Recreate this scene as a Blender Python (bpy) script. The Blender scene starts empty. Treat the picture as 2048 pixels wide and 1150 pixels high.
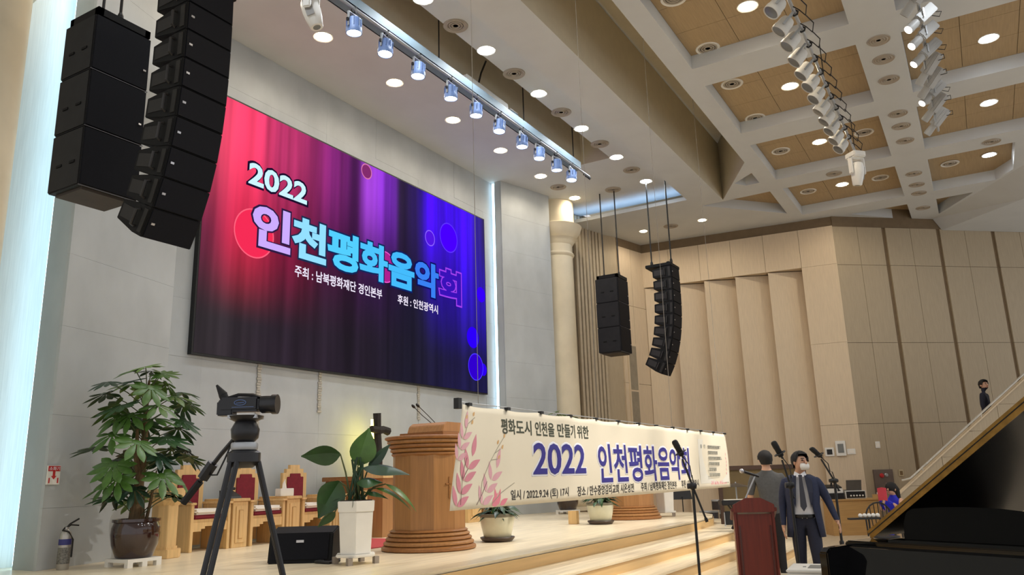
import bpy, bmesh, math, random
from mathutils import Vector, Matrix, Euler
from mathutils.geometry import delaunay_2d_cdt

SC = bpy.context.scene
COL = SC.collection
random.seed(7)
PI = math.pi

# ------------------------------------------------------------------ camera
cam_d = bpy.data.cameras.new('camera'); cam = bpy.data.objects.new('camera', cam_d); COL.objects.link(cam)
cam_d.sensor_width = 36.0; cam_d.lens = 1575.56 / 2048 * 36.0; cam_d.clip_end = 200
YAW, PIT, ROL = (math.radians(a) for a in (30.302, 13.609, -1.676))
fw = Vector((math.cos(YAW)*math.cos(PIT), math.sin(YAW)*math.cos(PIT), math.sin(PIT)))
r0 = fw.cross(Vector((0, 0, 1))).normalized(); u0 = r0.cross(fw)
rr = math.cos(ROL)*r0 + math.sin(ROL)*u0; uu = -math.sin(ROL)*r0 + math.cos(ROL)*u0
cam.matrix_world = Matrix(((rr.x, uu.x, -fw.x, 0), (rr.y, uu.y, -fw.y, 0), (rr.z, uu.z, -fw.z, 1.55), (0, 0, 0, 1)))
SC.camera = cam

# ------------------------------------------------------------------ world and exposure
w = bpy.data.worlds.new('world'); SC.world = w; w.use_nodes = True
w.node_tree.nodes['Background'].inputs[0].default_value = (0.98, 0.98, 1.0, 1)
w.node_tree.nodes['Background'].inputs[1].default_value = 0.66
SC.view_settings.view_transform = 'Standard'; SC.view_settings.look = 'None'
SC.view_settings.exposure = 0.29; SC.view_settings.gamma = 1.0; SC.view_settings.use_curve_mapping = False
SC.cycles.use_denoising = True
SC.cycles.max_bounces = 7; SC.cycles.diffuse_bounces = 4; SC.cycles.glossy_bounces = 4
SC.cycles.sample_clamp_indirect = 4.0
SC.cycles.caustics_reflective = False; SC.cycles.caustics_refractive = False
WARM, COOL, NEUT = (1.0, 0.86, 0.66), (0.88, 0.94, 1.0), (1.0, 0.93, 0.84)
P_WARM, P_COOL, P_COFFER, P_PAR, P_PROF = 46, 64, 84, 80, 800      # watts of the fittings

# ------------------------------------------------------------------ materials
def lin(c):
    return tuple(((v/255)/12.92 if v/255 <= 0.04045 else ((v/255+0.055)/1.055)**2.4) for v in c)
MATS = {}
def mat(name, rgb, rough=0.6, metal=0.0, var=0.06, scale=6.0, stretch=(1, 1, 1), bump=0.0, coat=0.0, emit=None, estr=0.0, spec=0.5):
    if name in MATS: return MATS[name]
    m = bpy.data.materials.new(name); m.use_nodes = True; nt = m.node_tree; b = nt.nodes['Principled BSDF']
    c = lin(rgb)
    b.inputs['Roughness'].default_value = rough; b.inputs['Metallic'].default_value = metal
    b.inputs['Specular IOR Level'].default_value = spec
    b.inputs['Coat Weight'].default_value = coat; b.inputs['Coat Roughness'].default_value = 0.05
    tc = nt.nodes.new('ShaderNodeTexCoord'); mp = nt.nodes.new('ShaderNodeMapping'); mp.inputs['Scale'].default_value = stretch
    nz = nt.nodes.new('ShaderNodeTexNoise'); nz.inputs['Scale'].default_value = scale; nz.inputs['Detail'].default_value = 4
    cr = nt.nodes.new('ShaderNodeValToRGB')
    cr.color_ramp.elements[0].color = tuple(v*(1-var*2) for v in c)+(1,); cr.color_ramp.elements[0].position = 0.3
    cr.color_ramp.elements[1].color = tuple(min(1, v*(1+var)) for v in c)+(1,); cr.color_ramp.elements[1].position = 0.7
    L = nt.links
    L.new(tc.outputs['Object'], mp.inputs[0]); L.new(mp.outputs[0], nz.inputs['Vector']); L.new(nz.outputs['Fac'], cr.inputs[0])
    L.new(cr.outputs[0], b.inputs['Base Color'])
    if bump:
        bp = nt.nodes.new('ShaderNodeBump'); bp.inputs['Strength'].default_value = bump; bp.inputs['Distance'].default_value = 0.01
        L.new(nz.outputs['Fac'], bp.inputs['Height']); L.new(bp.outputs[0], b.inputs['Normal'])
    if emit:
        b.inputs['Emission Color'].default_value = tuple(emit)+(1,); b.inputs['Emission Strength'].default_value = estr
    MATS[name] = m
    return m
def wood(name, rgb, rough=0.4, var=0.12, axis=0, scale=3.0, coat=0.0):
    st = [14, 14, 14]; st[axis] = 0.8
    return mat(name, rgb, rough, 0, var, scale, tuple(st), 0.0, coat)
def emis(name, rgb, s):
    if name in MATS: return MATS[name]
    m = bpy.data.materials.new(name); m.use_nodes = True; nt = m.node_tree
    b = nt.nodes['Principled BSDF']; b.inputs['Base Color'].default_value = (0, 0, 0, 1); b.inputs['Specular IOR Level'].default_value = 0
    b.inputs['Emission Color'].default_value = tuple(rgb)+(1,); b.inputs['Emission Strength'].default_value = s
    MATS[name] = m
    return m

# ------------------------------------------------------------------ mesh building
class MB:
    def __init__(s): s.v = []; s.f = []
    def add(s, vs, fs):
        n = len(s.v); s.v += [tuple(p) for p in vs]; s.f += [tuple(i+n for i in f) for f in fs]; return s
    def box(s, a, b, M=None):
        x0, y0, z0 = a; x1, y1, z1 = b
        vs = [Vector(p) for p in ((x0,y0,z0),(x1,y0,z0),(x1,y1,z0),(x0,y1,z0),(x0,y0,z1),(x1,y0,z1),(x1,y1,z1),(x0,y1,z1))]
        if M: vs = [M @ p for p in vs]
        return s.add(vs, [(0,3,2,1),(4,5,6,7),(0,1,5,4),(1,2,6,5),(2,3,7,6),(3,0,4,7)])
    def cbox(s, c, d, M=None):
        return s.box([c[i]-d[i]/2 for i in range(3)], [c[i]+d[i]/2 for i in range(3)], M)
    def prism(s, poly, z0, z1, M=None):       # poly counter-clockwise in xy
        n = len(poly)
        vs = [Vector((p[0], p[1], z0)) for p in poly]+[Vector((p[0], p[1], z1)) for p in poly]
        if M: vs = [M @ p for p in vs]
        return s.add(vs, [tuple(range(n-1, -1, -1)), tuple(range(n, 2*n))]+[(i, (i+1) % n, n+(i+1) % n, n+i) for i in range(n)])
    def tube(s, pts, r, n=8, caps=True):
        pts = [Vector(p) for p in pts]; k = len(pts)
        if not hasattr(r, '__len__'): r = [r]*k
        base = len(s.v); up = None
        for i, p in enumerate(pts):
            t = (pts[min(i+1, k-1)]-pts[max(i-1, 0)]).normalized()
            if up is None: up = t.orthogonal().normalized()
            else: up = (up-t*up.dot(t)); up = up.normalized() if up.length > 1e-6 else t.orthogonal().normalized()
            b = t.cross(up)
            for j in range(n):
                a = 2*PI*j/n; s.v.append(tuple(p+(up*math.cos(a)+b*math.sin(a))*r[i]))
        for i in range(k-1):
            for j in range(n):
                s.f.append((base+i*n+j, base+i*n+(j+1) % n, base+(i+1)*n+(j+1) % n, base+(i+1)*n+j))
        if caps:
            s.f.append(tuple(base+j for j in range(n-1, -1, -1))); s.f.append(tuple(base+(k-1)*n+j for j in range(n)))
        return s
    def lathe(s, prof, n=24, c=(0, 0, 0), M=None, sx=1, sy=1):
        base = len(s.v); k = len(prof)
        for (r, z) in prof:
            for j in range(n):
                a = 2*PI*j/n; p = Vector((c[0]+r*sx*math.cos(a), c[1]+r*sy*math.sin(a), c[2]+z))
                s.v.append(tuple(M @ p if M else p))
        for i in range(k-1):
            for j in range(n):
                s.f.append((base+i*n+j, base+i*n+(j+1) % n, base+(i+1)*n+(j+1) % n, base+(i+1)*n+j))
        s.f.append(tuple(base+j for j in range(n-1, -1, -1))); s.f.append(tuple(base+(k-1)*n+j for j in range(n)))
        return s
    def ball(s, c, r, n=12, m=8, M=None):
        if not hasattr(r, '__len__'): r = (r, r, r)
        prof = [(math.sin(PI*i/m), -math.cos(PI*i/m)) for i in range(m+1)]
        prof[0] = (0.02, -1); prof[-1] = (0.02, 1)
        T = Matrix.Translation(c) @ Matrix.Diagonal((r[0], r[1], r[2], 1))
        return s.lathe(prof, n, M=(M @ T) if M else T)
    def build(s, name, m, parent=None, smooth=False, bevel=0.0):
        me = bpy.data.meshes.new(name); me.from_pydata(s.v, [], s.f)
        bm = bmesh.new(); bm.from_mesh(me); bmesh.ops.recalc_face_normals(bm, faces=bm.faces)
        if bevel: bmesh.ops.bevel(bm, geom=[e for e in bm.edges if e.calc_face_angle(0) > 0.5], offset=bevel, segments=2, affect='EDGES', clamp_overlap=True)
        bm.to_mesh(me); bm.free()
        o = bpy.data.objects.new(name, me); COL.objects.link(o)
        if m: me.materials.append(m)
        if smooth:
            me.polygons.foreach_set('use_smooth', [True]*len(me.polygons))
            me.set_sharp_from_angle(angle=math.radians(40))
        if parent: o.parent = parent
        return o
def tag(o, label=None, cat=None, group=None, kind=None):
    if label: o['label'] = label
    if cat: o['category'] = cat
    if group: o['group'] = group
    if kind: o['kind'] = kind
    return o
def thing(name, label, cat, loc=(0, 0, 0), rotz=0.0, group=None, rot=None):
    o = bpy.data.objects.new(name, None); COL.objects.link(o); o.empty_display_size = 0.2
    o.location = loc; o.rotation_euler = rot if rot else (0, 0, rotz)
    return tag(o, label, cat, group)
def struct(o, label, cat='wall'): return tag(o, label, cat, kind='structure')
def kids(o): return [c for c in bpy.data.objects if c.parent == o]
def dup(root, loc=None, rotz=None, label=None):
    def cp(o, par):
        c = o.copy(); COL.objects.link(c); c.parent = par
        for k in list(o.children): cp(k, c)
        return c
    r = cp(root, None)
    if loc is not None: r.location = loc
    if rotz is not None: r.rotation_euler = (0, 0, rotz)
    if label: r['label'] = label
    return r
def plate(outer, holes, z, flip=False):
    """flat sheet with holes -> verts, faces"""
    vs = [Vector(p) for p in outer]; loops = [list(range(len(outer)))]
    for h in holes:
        n = len(vs); vs += [Vector(p) for p in h]; loops.append(list(range(n, n+len(h))))
    edges = [(l[i], l[(i+1) % len(l)]) for l in loops for i in range(len(l))]
    V, E_, F, *_ = delaunay_2d_cdt(vs, edges, [], 0, 1e-6)
    def inside(p, poly):
        c = False; n = len(poly)
        for i in range(n):
            a, b = poly[i], poly[(i+1) % n]
            if (a[1] > p[1]) != (b[1] > p[1]) and p[0] < (b[0]-a[0])*(p[1]-a[1])/(b[1]-a[1])+a[0]: c = not c
        return c
    fs = []
    for f in F:
        m = sum((V[i] for i in f), Vector((0, 0)))/len(f)
        if inside(m, outer) and not any(inside(m, h) for h in holes): fs.append(tuple(f))
    return [(p.x, p.y, z) for p in V], fs
ORD = ['first', 'second', 'third', 'fourth', 'fifth', 'sixth', 'seventh', 'eighth', 'ninth', 'tenth', 'eleventh', 'twelfth', 'thirteenth', 'fourteenth']
def light(name, kind, loc, energy, color, parent=None, rot=None, radius=0.1, angle=150, blend=0.6):
    d = bpy.data.lights.new(name, kind); d.energy = energy; d.color = color
    if kind == 'SPOT': d.spot_size = math.radians(angle); d.spot_blend = blend; d.shadow_soft_size = radius
    if kind == 'POINT': d.shadow_soft_size = radius
    o = bpy.data.objects.new(name, d); COL.objects.link(o); o.location = loc
    if rot: o.rotation_euler = rot
    if parent: o.parent = parent
    return o

# ================================================================== setting
M_stone = mat('limestone', (182, 187, 190), 0.75, var=0.05, scale=2.2, stretch=(1, 1, 0.6), bump=0.05)
M_cream = mat('cream_plaster', (226, 214, 188), 0.8, var=0.03, scale=3)
M_grain = mat('pale_grained_panel', (222, 224, 220), 0.8, var=0.04, scale=5, stretch=(12, 12, .4))
M_ceil = mat('ceiling_paint', (204, 207, 208), 0.9, var=0.02, scale=1.5)
M_slot = mat('slot_paint', (210, 200, 176), 0.9, var=0.02)
M_coff = wood('coffer_wood', (174, 150, 114), 0.6, 0.05, 0, 3)
M_wood1 = wood('acoustic_beech', (214, 195, 168), 0.6, 0.04, 2, 4)
M_wood2 = wood('acoustic_beech_shaded', (176, 160, 134), 0.6, 0.04, 2, 4)  # same beech as above, with the weaker light put into its colour
M_band = mat('dark_brown_wall', (122, 104, 80), 0.85, var=0.04)
M_groove = mat('groove_brown', (128, 108, 82), 0.85, var=0.04)
M_floorw = wood('stage_maple', (240, 224, 192), 0.28, 0.10, 0, 1.6)
M_riser = wood('step_maple', (224, 188, 132), 0.4, 0.05, 0, 1.6)
M_nose = wood('nosing_maple', (190, 150, 96), 0.4, 0.06, 0, 2)
M_hall = wood('hall_floor_wood', (206, 190, 164), 0.4, 0.06, 0, 1.2)
M_led = emis('led_strip_white', (0.62, 0.86, 1.0), 5.0)
M_ledblue = emis('led_strip_blue', (0.45, 0.68, 1.0), 7.0)
S, ZS, ZP = 0.75, 8.65, 8.30       # stage top, stage ceiling, hall ceiling

fl = MB().box((-6, -9, -0.2), (30, 11, 0)).build('floor', M_hall); struct(fl, 'pale wooden hall floor below the stage steps', 'floor')

# ---- stage and steps
def stage_poly(off, xr):
    pts = [(-1.0, 4.46-off)]
    pts += [(12.0+xr*0.3, 4.44-off), (13.6+xr*0.4, 4.47-off), (15.0+xr*0.5, 4.60-off*0.95), (15.9+xr*0.6, 4.86-off*0.9), (16.5+xr*0.7, 5.25-off*0.7), (16.85+xr, 5.8-off*0.4), (16.95+xr, 6.6), (17.05+xr, 9.3), (17.0, 9.9), (-1.0, 9.9)]
    return pts
stg = MB().prism(stage_poly(0.02, -0.02), 0.0, S-0.03).build('floor_stage', M_riser)
struct(stg, 'raised maple stage platform with wide steps in front', 'stage')
MB().prism(stage_poly(0, 0), S-0.03, S).build('stage_boards', M_floorw, stg, bevel=0.006)
MB().prism(stage_poly(0.012, -0.01), S-0.036, S-0.03).build('nosing_groove', M_nose, stg)
for k, (off, xr) in enumerate(((0.63, 0.55), (1.05, 1.05), (1.46, 1.5), (1.87, 1.9))):
    zt = S-0.15*(k+1)
    st = MB().prism(stage_poly(off-0.02, xr-0.02), 0.0, zt-0.03).build('step', M_riser, stg)
    MB().prism(stage_poly(off, xr), zt-0.03, zt).build('tread', M_floorw, st, bevel=0.005)
    MB().prism(stage_poly(off-0.008, xr-0.01), zt-0.036, zt-0.03).build('nosing_groove', M_nose, st)

# ---- back wall, wings
ROWS = [0.75, 1.38, 2.37, 3.36, 4.20, 5.10, 6.0, 6.9, 7.8, 8.65]
wb = MB().box((4.9, 9.66, 0), (17.4, 9.8, 8.8)).build('wall_back', M_stone); struct(wb, 'pale limestone back wall of the stage behind the screen')
xs = [6.3, 7.5, 8.57, 9.9, 11.28, 12.66, 14.0, 15.2, 16.2]
for i in range(len(ROWS)-1):
    for j in range(len(xs)-1):
        MB().box((xs[j]+.001, 9.640+random.uniform(-.003, .003), ROWS[i]+.001), (xs[j+1]-.001, 9.662, ROWS[i+1]-.001)).build('stone_panel', M_stone, wb)
for x, z0, z1 in ((9.9, 2.72, 3.45), (12.66, 2.73, 3.45), (8.57, 2.35, 3.4)):
    mb = MB(); z = z0
    while z < z1:
        mb.cbox((x+random.uniform(-.006, .006), 9.63, z+.02), (0.075+random.uniform(-.02, .02), 0.02, 0.034)); z += 0.04
    mb.build('carved_strip', mat('carved_stone', (182, 178, 168), .9, var=.1, scale=30, bump=.5), wb)
def wing(name, A, B, back, label):
    A = Vector(A); B = Vector(B)
    core = MB().prism([A+Vector((0, .03)), B+Vector((0, .03)), Vector((B.x, back)), Vector((A.x, A.y+.45))] if A.x < B.x else
                      [B+Vector((0, .03)), A+Vector((0, .03)), Vector((A.x, A.y+.45)), Vector((B.x, back))], 0.3, ZS).build(name, M_stone)
    struct(core, label)
    d = (B-A); L = d.length; d.normalize(); n = Vector((d.y, -d.x)) if A.x < B.x else Vector((-d.y, d.x))
    for i in range(len(ROWS)-1):
        p = [A+d*.002, B-d*.002, B-d*.002-n*.04, A+d*.002-n*.04]
        MB().prism(p, ROWS[i]+.001, ROWS[i+1]-.001).build('stone_panel', M_stone, core)
    return core
wl = wing('wall_left_wing', (4.91, 8.715), (6.63, 9.19), 9.52, 'angled limestone wing wall behind the tall potted tree')
wr = wing('wall_right_wing', (17.22, 8.89), (15.58, 9.345), 9.52, 'angled limestone wing wall right of the screen')
cw = MB().box((-2, 9.5, 0), (5.6, 9.7, 8.8)).build('wall_left', M_grain); struct(cw, 'cream wall glowing beside the lit edge of the left wing')
led = MB().box((4.98, 9.22, 0.78), (5.05, 9.3, 8.6)).build('led_strip', emis('led_strip_cool', (0.55, 0.83, 1.0), 5.0), wl)
led2 = MB().box((15.585, 9.545, 0.78), (15.60, 9.60, 8.62)).build('led_strip', M_led, wr)

# ---- columns
prof = [(.62, 0), (.62, .08), (.56, .10), (.60, .14), (.635, .20), (.64, .25), (.60, .33), (.52, .36), (.48, .38), (.45, .44), (.44, .6), (.42, 6.4), (.45, 6.42), (.47, 6.46), (.45, 6.50), (.42, 6.52), (.42, 6.72), (.45, 6.75), (.47, 6.80), (.50, 6.84), (.56, 6.88), (.50, 6.9), (.60, 7.0), (.66, 7.10), (.70, 7.22), (.60, 7.26), (.52, 7.27), (.5, 7.4), (.5, 7.9)]
c1 = MB().lathe(prof, 40, (3.85, 9.0, S)).build('trim_1', M_cream, smooth=True); struct(c1, 'cream round column with moulded base at the left picture edge', 'column')
c2 = MB().lathe(prof, 40, (17.92, 9.08, S)).build('trim_2', M_cream, smooth=True); struct(c2, 'cream round column with ringed capital right of the screen wall', 'column')

# ---- slat wall and beech bay
def wallseg(name, a, b, z0, z1, t, m, label):
    a = Vector(a); b = Vector(b); d = (b-a).normalized(); n = Vector((-d.y, d.x))
    o = MB().prism([a, b, b+n*t, a+n*t], z0, z1).build(name, m); struct(o, label); return o
sl = wallseg('wall_slat', (18.2, 9.20), (20.02, 8.73), 0, ZP+.4, .1, mat('slat_back', (132, 116, 92), .8), 'narrow vertical grey-brown slat wall beside the column')
a = Vector((18.85, 9.02)); d = Vector((20.0-18.85, 8.735-9.02)).normalized(); n = Vector((d.y, -d.x))
for i in range(8):
    p = a+d*(.02+.148*i); MB().prism([p, p+d*.09, p+d*.09+n*.07, p+n*.07][::-1], 0, ZP+.3).build('slat', mat('slat_wood', (186, 172, 148), .7, var=.05), sl)
w3 = wallseg('wall_bay', (20.0, 8.735), (20.55, 8.47), 0, ZP+.4, .1, M_wood2, 'narrow beech wall return beside the slat wall')
w3b = wallseg('wall_bay_panel', (20.55, 8.47), (21.86, 8.16), 0, ZP+.4, .1, M_groove, 'beech wall bay with a framed loudspeaker grille behind the hung subwoofers')
a = Vector((20.55, 8.47)); d = Vector((1.31, -.31)).normalized(); n = Vector((d.y, -d.x))
for (u0_, u1_) in ((.0, .62), (.63, 1.33)):
    for (z0, z1) in ((0, 1.6), (1.61, 4.05), (4.06, 6.3), (6.31, 8.03)):
        p, q = a+d*u0_, a+d*u1_; MB().prism([p, q, q+n*.04, p+n*.04][::-1], z0, z1).build('beech_panel', M_wood1, w3b)
gr = MB(); p, q = a+d*.16+n*.04, a+d*.62+n*.04
gr.prism([p, q, q+n*.03, p+n*.03][::-1], 2.55, 5.2); go = gr.build('grille_frame', M_wood1, w3b)
for z0, z1 in ((2.62, 3.82), (3.87, 5.12)):
    p2, q2 = p+d*.06+n*.03, q-d*.06+n*.03; MB().prism([p2, q2, q2+n*.006, p2+n*.006][::-1], z0, z1).build('grille_cloth', mat('grille_cloth', (150, 140, 122), .9), go)

# ---- right wall with saw-tooth panels (P1 -> P2)
P1 = Vector((22.26, 2.80)); P2 = Vector((21.74, 8.10)); d1 = (P2-P1).normalized(); n1 = Vector((-d1.y, d1.x))   # n1 faces the stage
def w1pt(s_, o_): return P1+d1*s_+n1*o_
w1 = MB().prism([w1pt(0, -.45), w1pt(5.6, -.45), w1pt(5.6, -.6), w1pt(0, -.6)][::-1], 0, ZP+.4).build('wall_right', M_band)
struct(w1, 'right side wall of saw-tooth beech acoustic panels under a panelled band')
MB().prism([w1pt(0, -.05), w1pt(5.6, -.05), w1pt(5.6, -.45), w1pt(0, -.45)][::-1], 8.03, ZP+.4).build('dark_frieze', M_band, w1)
sm = [0.0, .91, 1.86, 2.77, 3.68, 4.58, 5.5]
for i in range(6):
    a_, b_ = sm[i]+.004, sm[i+1]-.004
    MB().prism([w1pt(a_, 0), w1pt(b_, 0), w1pt(b_, -.44), w1pt(a_, -.44)][::-1], 6.955, 8.03).build('beech_panel', M_wood1, w1)
for z0, z1 in ((0, 2.657), (2.663, 4.807), (4.812, 6.95)):
    MB().prism([w1pt(0.0, 0), w1pt(.91, 0), w1pt(.91, -.44), w1pt(0.0, -.44)][::-1], z0, z1).build('beech_panel', M_wood1, w1)
for s0 in (.93, 1.83, 2.71, 3.59, 4.47):
    s1 = s0+.88
    MB().prism([w1pt(s0, -.33), w1pt(s1, -.015), w1pt(s1, -.44), w1pt(s0, -.44)][::-1], 0, 6.93).build('beech_panel', M_wood1, w1)

# ---- far right wall (beyond the corner)
a2 = math.radians(-50); d2 = Vector((math.cos(a2), math.sin(a2))); n2 = Vector((d2.y, -d2.x))
def w2pt(s_, o_): return P1+d2*s_+n2*o_
w2 = MB().prism([w2pt(0, -.05), w2pt(9, -.05), w2pt(9, -.3), w2pt(0, -.3)], 0, ZP+.4).build('wall_right_rear', M_groove)
struct(w2, 'far right beech panel wall with dark vertical grooves behind the staircase')
MB().prism([w2pt(0.02, -.02), w2pt(9, -.02), w2pt(9, -.05), w2pt(0.02, -.05)], 8.0, ZP+.4).build('dark_frieze', M_band, w2)
segs = [(0.0, .715), (.725, 1.47), (1.59, 2.335), (2.345, 3.15), (3.27, 4.035), (4.045, 4.88), (5.0, 5.8), (5.81, 6.6), (6.72, 7.5), (7.51, 8.3)]
for s0, s1 in segs:
    for z0, z1 in ((0, 2.655), (2.665, 4.775), (4.785, 6.915), (6.925, 8.0)):
        MB().prism([w2pt(s0, 0), w2pt(s1, 0), w2pt(s1, -.049), w2pt(s0, -.049)], z0, z1).build('beech_panel', M_wood2, w2)

# ---- ceilings
def rect(x0, x1, y0, y1): return [(x0, y0), (x1, y0), (x1, y1), (x0, y1)]
cof = []
for k in range(-1, 3):
    cx = 14.18+3.14*k
    for y0, y1 in ((.92, 3.44), (-2.27, .25)):
        if k == 2 and y0 < 0: cof.append([(19.24, .25), (21.69, .25), (21.69, -1.1), (21.1, -1.45), (19.24, -1.45)][::-1])
        else: cof.append(rect(cx-1.21, cx+1.21, y0, y1))
tri = [[(19.33, 5.50), (19.27, 3.75), (21.3, 3.77)], [(17.75, 3.82), (18.5, 3.82), (18.5, 4.15), (18.2, 4.35)],
       [(22.42, .92), (24.0, .92), (22.42, 2.3)], [(22.42, .24), (22.4, -.61), (23.85, .24)]]
slot = [(-2, 3.79), (17.0, 3.79), (19.2, 4.91), (-2, 4.91)]
outer = [(-6, -9), (28, -9), (28, 9.9), (18.67, 9.9), (18.67, 5.68), (-6, 5.68)]
vs, fs = plate(outer, cof+tri+[slot], ZP)
ce = MB().add(vs, fs).build('ceiling', M_ceil); struct(ce, 'beige coffered hall ceiling with brown recessed panels', 'ceiling')
# roof slab above, so that no outside light leaks into the recesses
MB().box((-6, -9, 9.9), (28, 10.2, 10.0)).build('roof_slab', M_slot, ce)
def ring(poly, z0, z1, m, name, par):
    mb = MB(); k = len(poly)
    mb.add([(p[0], p[1], z0) for p in poly]+[(p[0], p[1], z1) for p in poly], [(i, (i+1) % k, k+(i+1) % k, k+i) for i in range(k)])
    return mb.build(name, m, par)
for c in cof+tri:
    f = ring(c, ZP, ZP+.27, M_ceil, 'coffer_frame', ce)
    if len(c) == 4 and c in cof:
        x0, x1 = c[0][0], c[1][0]; y0, y1 = c[0][1], c[2][1]
        for i in range(3):
            for j in range(3):
                MB().box((x0+(x1-x0)*i/3+.004, y0+(y1-y0)*j/3+.004, ZP+.25), (x0+(x1-x0)*(i+1)/3-.004, y0+(y1-y0)*(j+1)/3-.004, ZP+.28)).build('ceiling_panel', M_coff, f)
        MB().box((x0, y0, ZP+.285), (x1, y1, ZP+.3)).build('coffer_backing', M_groove, f)
    else:
        v_, f_ = plate(c, [], ZP+.26); MB().add(v_, f_).build('ceiling_panel', M_coff, f)
ring(slot, ZP, ZP+1.55, M_slot, 'lighting_slot', ce)
# stage ceiling recess
sslot = rect(-2, 15.8, 6.52, 7.26)
vs, fs = plate([(-6, 5.4), (19.2, 5.4), (19.2, 9.9), (-6, 9.9)], [sslot], ZS)
cs = MB().add(vs, fs).build('ceiling_stage', M_ceil); struct(cs, 'flat stage ceiling recess with two rows of downlights', 'ceiling')
ring(sslot, ZS, ZS+1.15, M_slot, 'lighting_slot', cs)
ed = MB().box((18.672, 5.62, ZP+.003), (18.70, 9.9, ZP+.10)).box((-6, 5.62, ZP+.003), (18.672, 5.678, ZP+.10)).build('recess_lip', M_ceil, cs)
MB().box((18.78, 5.7, ZP+.02), (18.84, 9.5, ZP+.05)).build('led_strip', M_ledblue, cs)
MB().box((-2, 5.48, ZP+.02), (18.6, 5.54, ZP+.05)).build('led_strip', emis('led_strip_soft', (.75, .85, 1.0), 2.6), cs)
# sloping bulkhead at the right end of the hall ceiling
bk = MB().add([(24.27, .42, 8.3), (20.94, -1.66, 8.3), (18.0, -3.5, 8.3), (19.6, -4.82, 7.97), (22.6, -1.66, 7.97), (24.4, .24, 7.97)], [(0, 1, 4, 5), (1, 2, 3, 4)])
bk.add([(24.4, .24, 7.97), (22.6, -1.66, 7.97), (19.6, -4.82, 7.97), (27.5, -4.8, 7.97), (26.6, -2.4, 7.97)], [(0, 1, 2, 3, 4)])
bko = bk.build('trim_3', M_ceil); struct(bko, 'diagonal beige ceiling bulkhead at the far right corner', 'ceiling')

# ================================================================== ceiling fittings
M_lensW = emis('downlight_lens_warm', (1.0, .86, .62), 34); M_lensC = emis('downlight_lens_cool', (.88, .95, 1.0), 34)
M_white = mat('white_enamel', (232, 230, 224), .4, var=.02)
M_ventm = mat('vent_grey', (168, 158, 144), .5, var=.03); M_ventd = mat('vent_dark', (60, 54, 48), .7)
def downlight(x, y, z, warm, label, group, energy, r=.13):
    t = thing('downlight', label, 'light', (x, y, z), group=group)
    MB().lathe([(r, -.004), (r+.03, -.012), (r+.035, -.004), (r+.035, .0), (r, .0)], 24).build('trim_ring', M_white, t, True)
    MB().lathe([(r*.98, -.006), (r*.9, -.014), (.01, -.018)][::-1], 24).build('lens', M_lensW if warm else M_lensC, t, True)
    light('bulb', 'SPOT', (0, 0, -.05), energy, WARM if warm else COOL, t, radius=.12, angle=165, blend=.5)
for i, x in enumerate((4.7, 6.58, 8.46, 10.3, 12.16, 14.01, 15.87, 17.73)):
    vis = i >= 2
    downlight(x, 8.38, ZS, True, ('%s warm downlight from the left in the row nearest the screen wall' % ORD[i-2].capitalize() if vis else 'warm downlight of the screen row, out of the picture'), 'warm stage downlights', P_WARM) if vis else light('bulb', 'SPOT', (x, 8.38, ZS-.05), P_WARM, WARM, cs, radius=.12, angle=165)
for i, x in enumerate((8.5, 10.28, 12.14, 14.0, 15.84, 17.68)):
    downlight(x, 6.38, ZS, False, '%s cool white downlight from the left in the stage row beside the hall beam' % ORD[i].capitalize(), 'cool stage downlights', P_COOL)
for x in (4.7, 6.6): light('bulb', 'SPOT', (x, 6.38, ZS-.05), P_COOL, COOL, cs, radius=.12, angle=165)
for (x, y, s_) in ((20.48, 7.57, 'nearer the slat wall'), (20.49, 5.86, 'nearer the hall coffers')):
    downlight(x, y, ZP, s_[7] == 't', 'Downlight in the low side ceiling right of the stage, %s' % s_, 'side soffit downlights', 38, .1)
for k, x in enumerate((11.28, 14.35, 17.38, 20.53)):
    downlight(x, 2.22, ZP+.25, True, '%s warm downlight of the coffer row nearer the stage, counted from the picture top' % ORD[k].capitalize(), 'coffer downlights', P_COFFER)
for k, x in enumerate((14.5, 17.32, 20.47)):
    downlight(x, -1.0, ZP+.25, False, '%s cool downlight of the far right coffer row, counted from the picture top' % ORD[k].capitalize(), 'coffer downlights', P_COFFER*.5)
def vent(x, y, z, label, group, white=False, r=.17):
    t = thing('ceiling_vent', label, 'vent', (x, y, z), group=group)
    MB().lathe([(r*1.05, -.004), (r*1.15, -.015), (r*1.2, -.004), (r*1.2, 0), (r*1.05, 0)], 28).build('rim', M_white if white else M_ventm, t, True)
    MB().lathe([(r*1.05, -.002), (.01, -.002)][::-1], 28).build('dark_core', M_ventd, t)
    for q in (.85, .6, .35):
        MB().lathe([(r*q-.018, -.004), (r*q, -.016), (r*q+.016, -.004), (r*q, -.003)], 24).build('louvre_ring', M_ventm, t, True)
for i, x in enumerate((9.38, 11.23, 13.09, 14.95, 16.77)):
    vent(x, 6.39, ZS, '%s round vent from the left between the cool stage downlights' % ORD[i].capitalize(), 'stage ceiling vents')
vent(16.78, 8.37, ZS, 'Round vent between the last two warm downlights of the stage', 'stage ceiling vents')
vent(17.75, 7.30, ZS, 'Round vent above the right hung subwoofer stack rods', 'stage ceiling vents')
vent(20.5, 6.76, ZP, 'Round vent between the two downlights of the low side ceiling', 'stage ceiling vents')
for i, (x, y) in enumerate(((10.45, 3.12), (12.16, 3.12), (13.65, 3.12), (15.36, 3.12), (17.42, 3.06), (17.42, 1.32), (20.55, 3.05), (20.59, 1.34))):
    vent(x, y, ZP+.25, '%s white-rimmed vent in the stage-side coffers, counted from the picture top' % ORD[i].capitalize(), 'coffer vents', True)
vent(20.55, -.19, ZP+.25, 'White-rimmed vent in the last coffer of the far right row', 'coffer vents', True)
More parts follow.
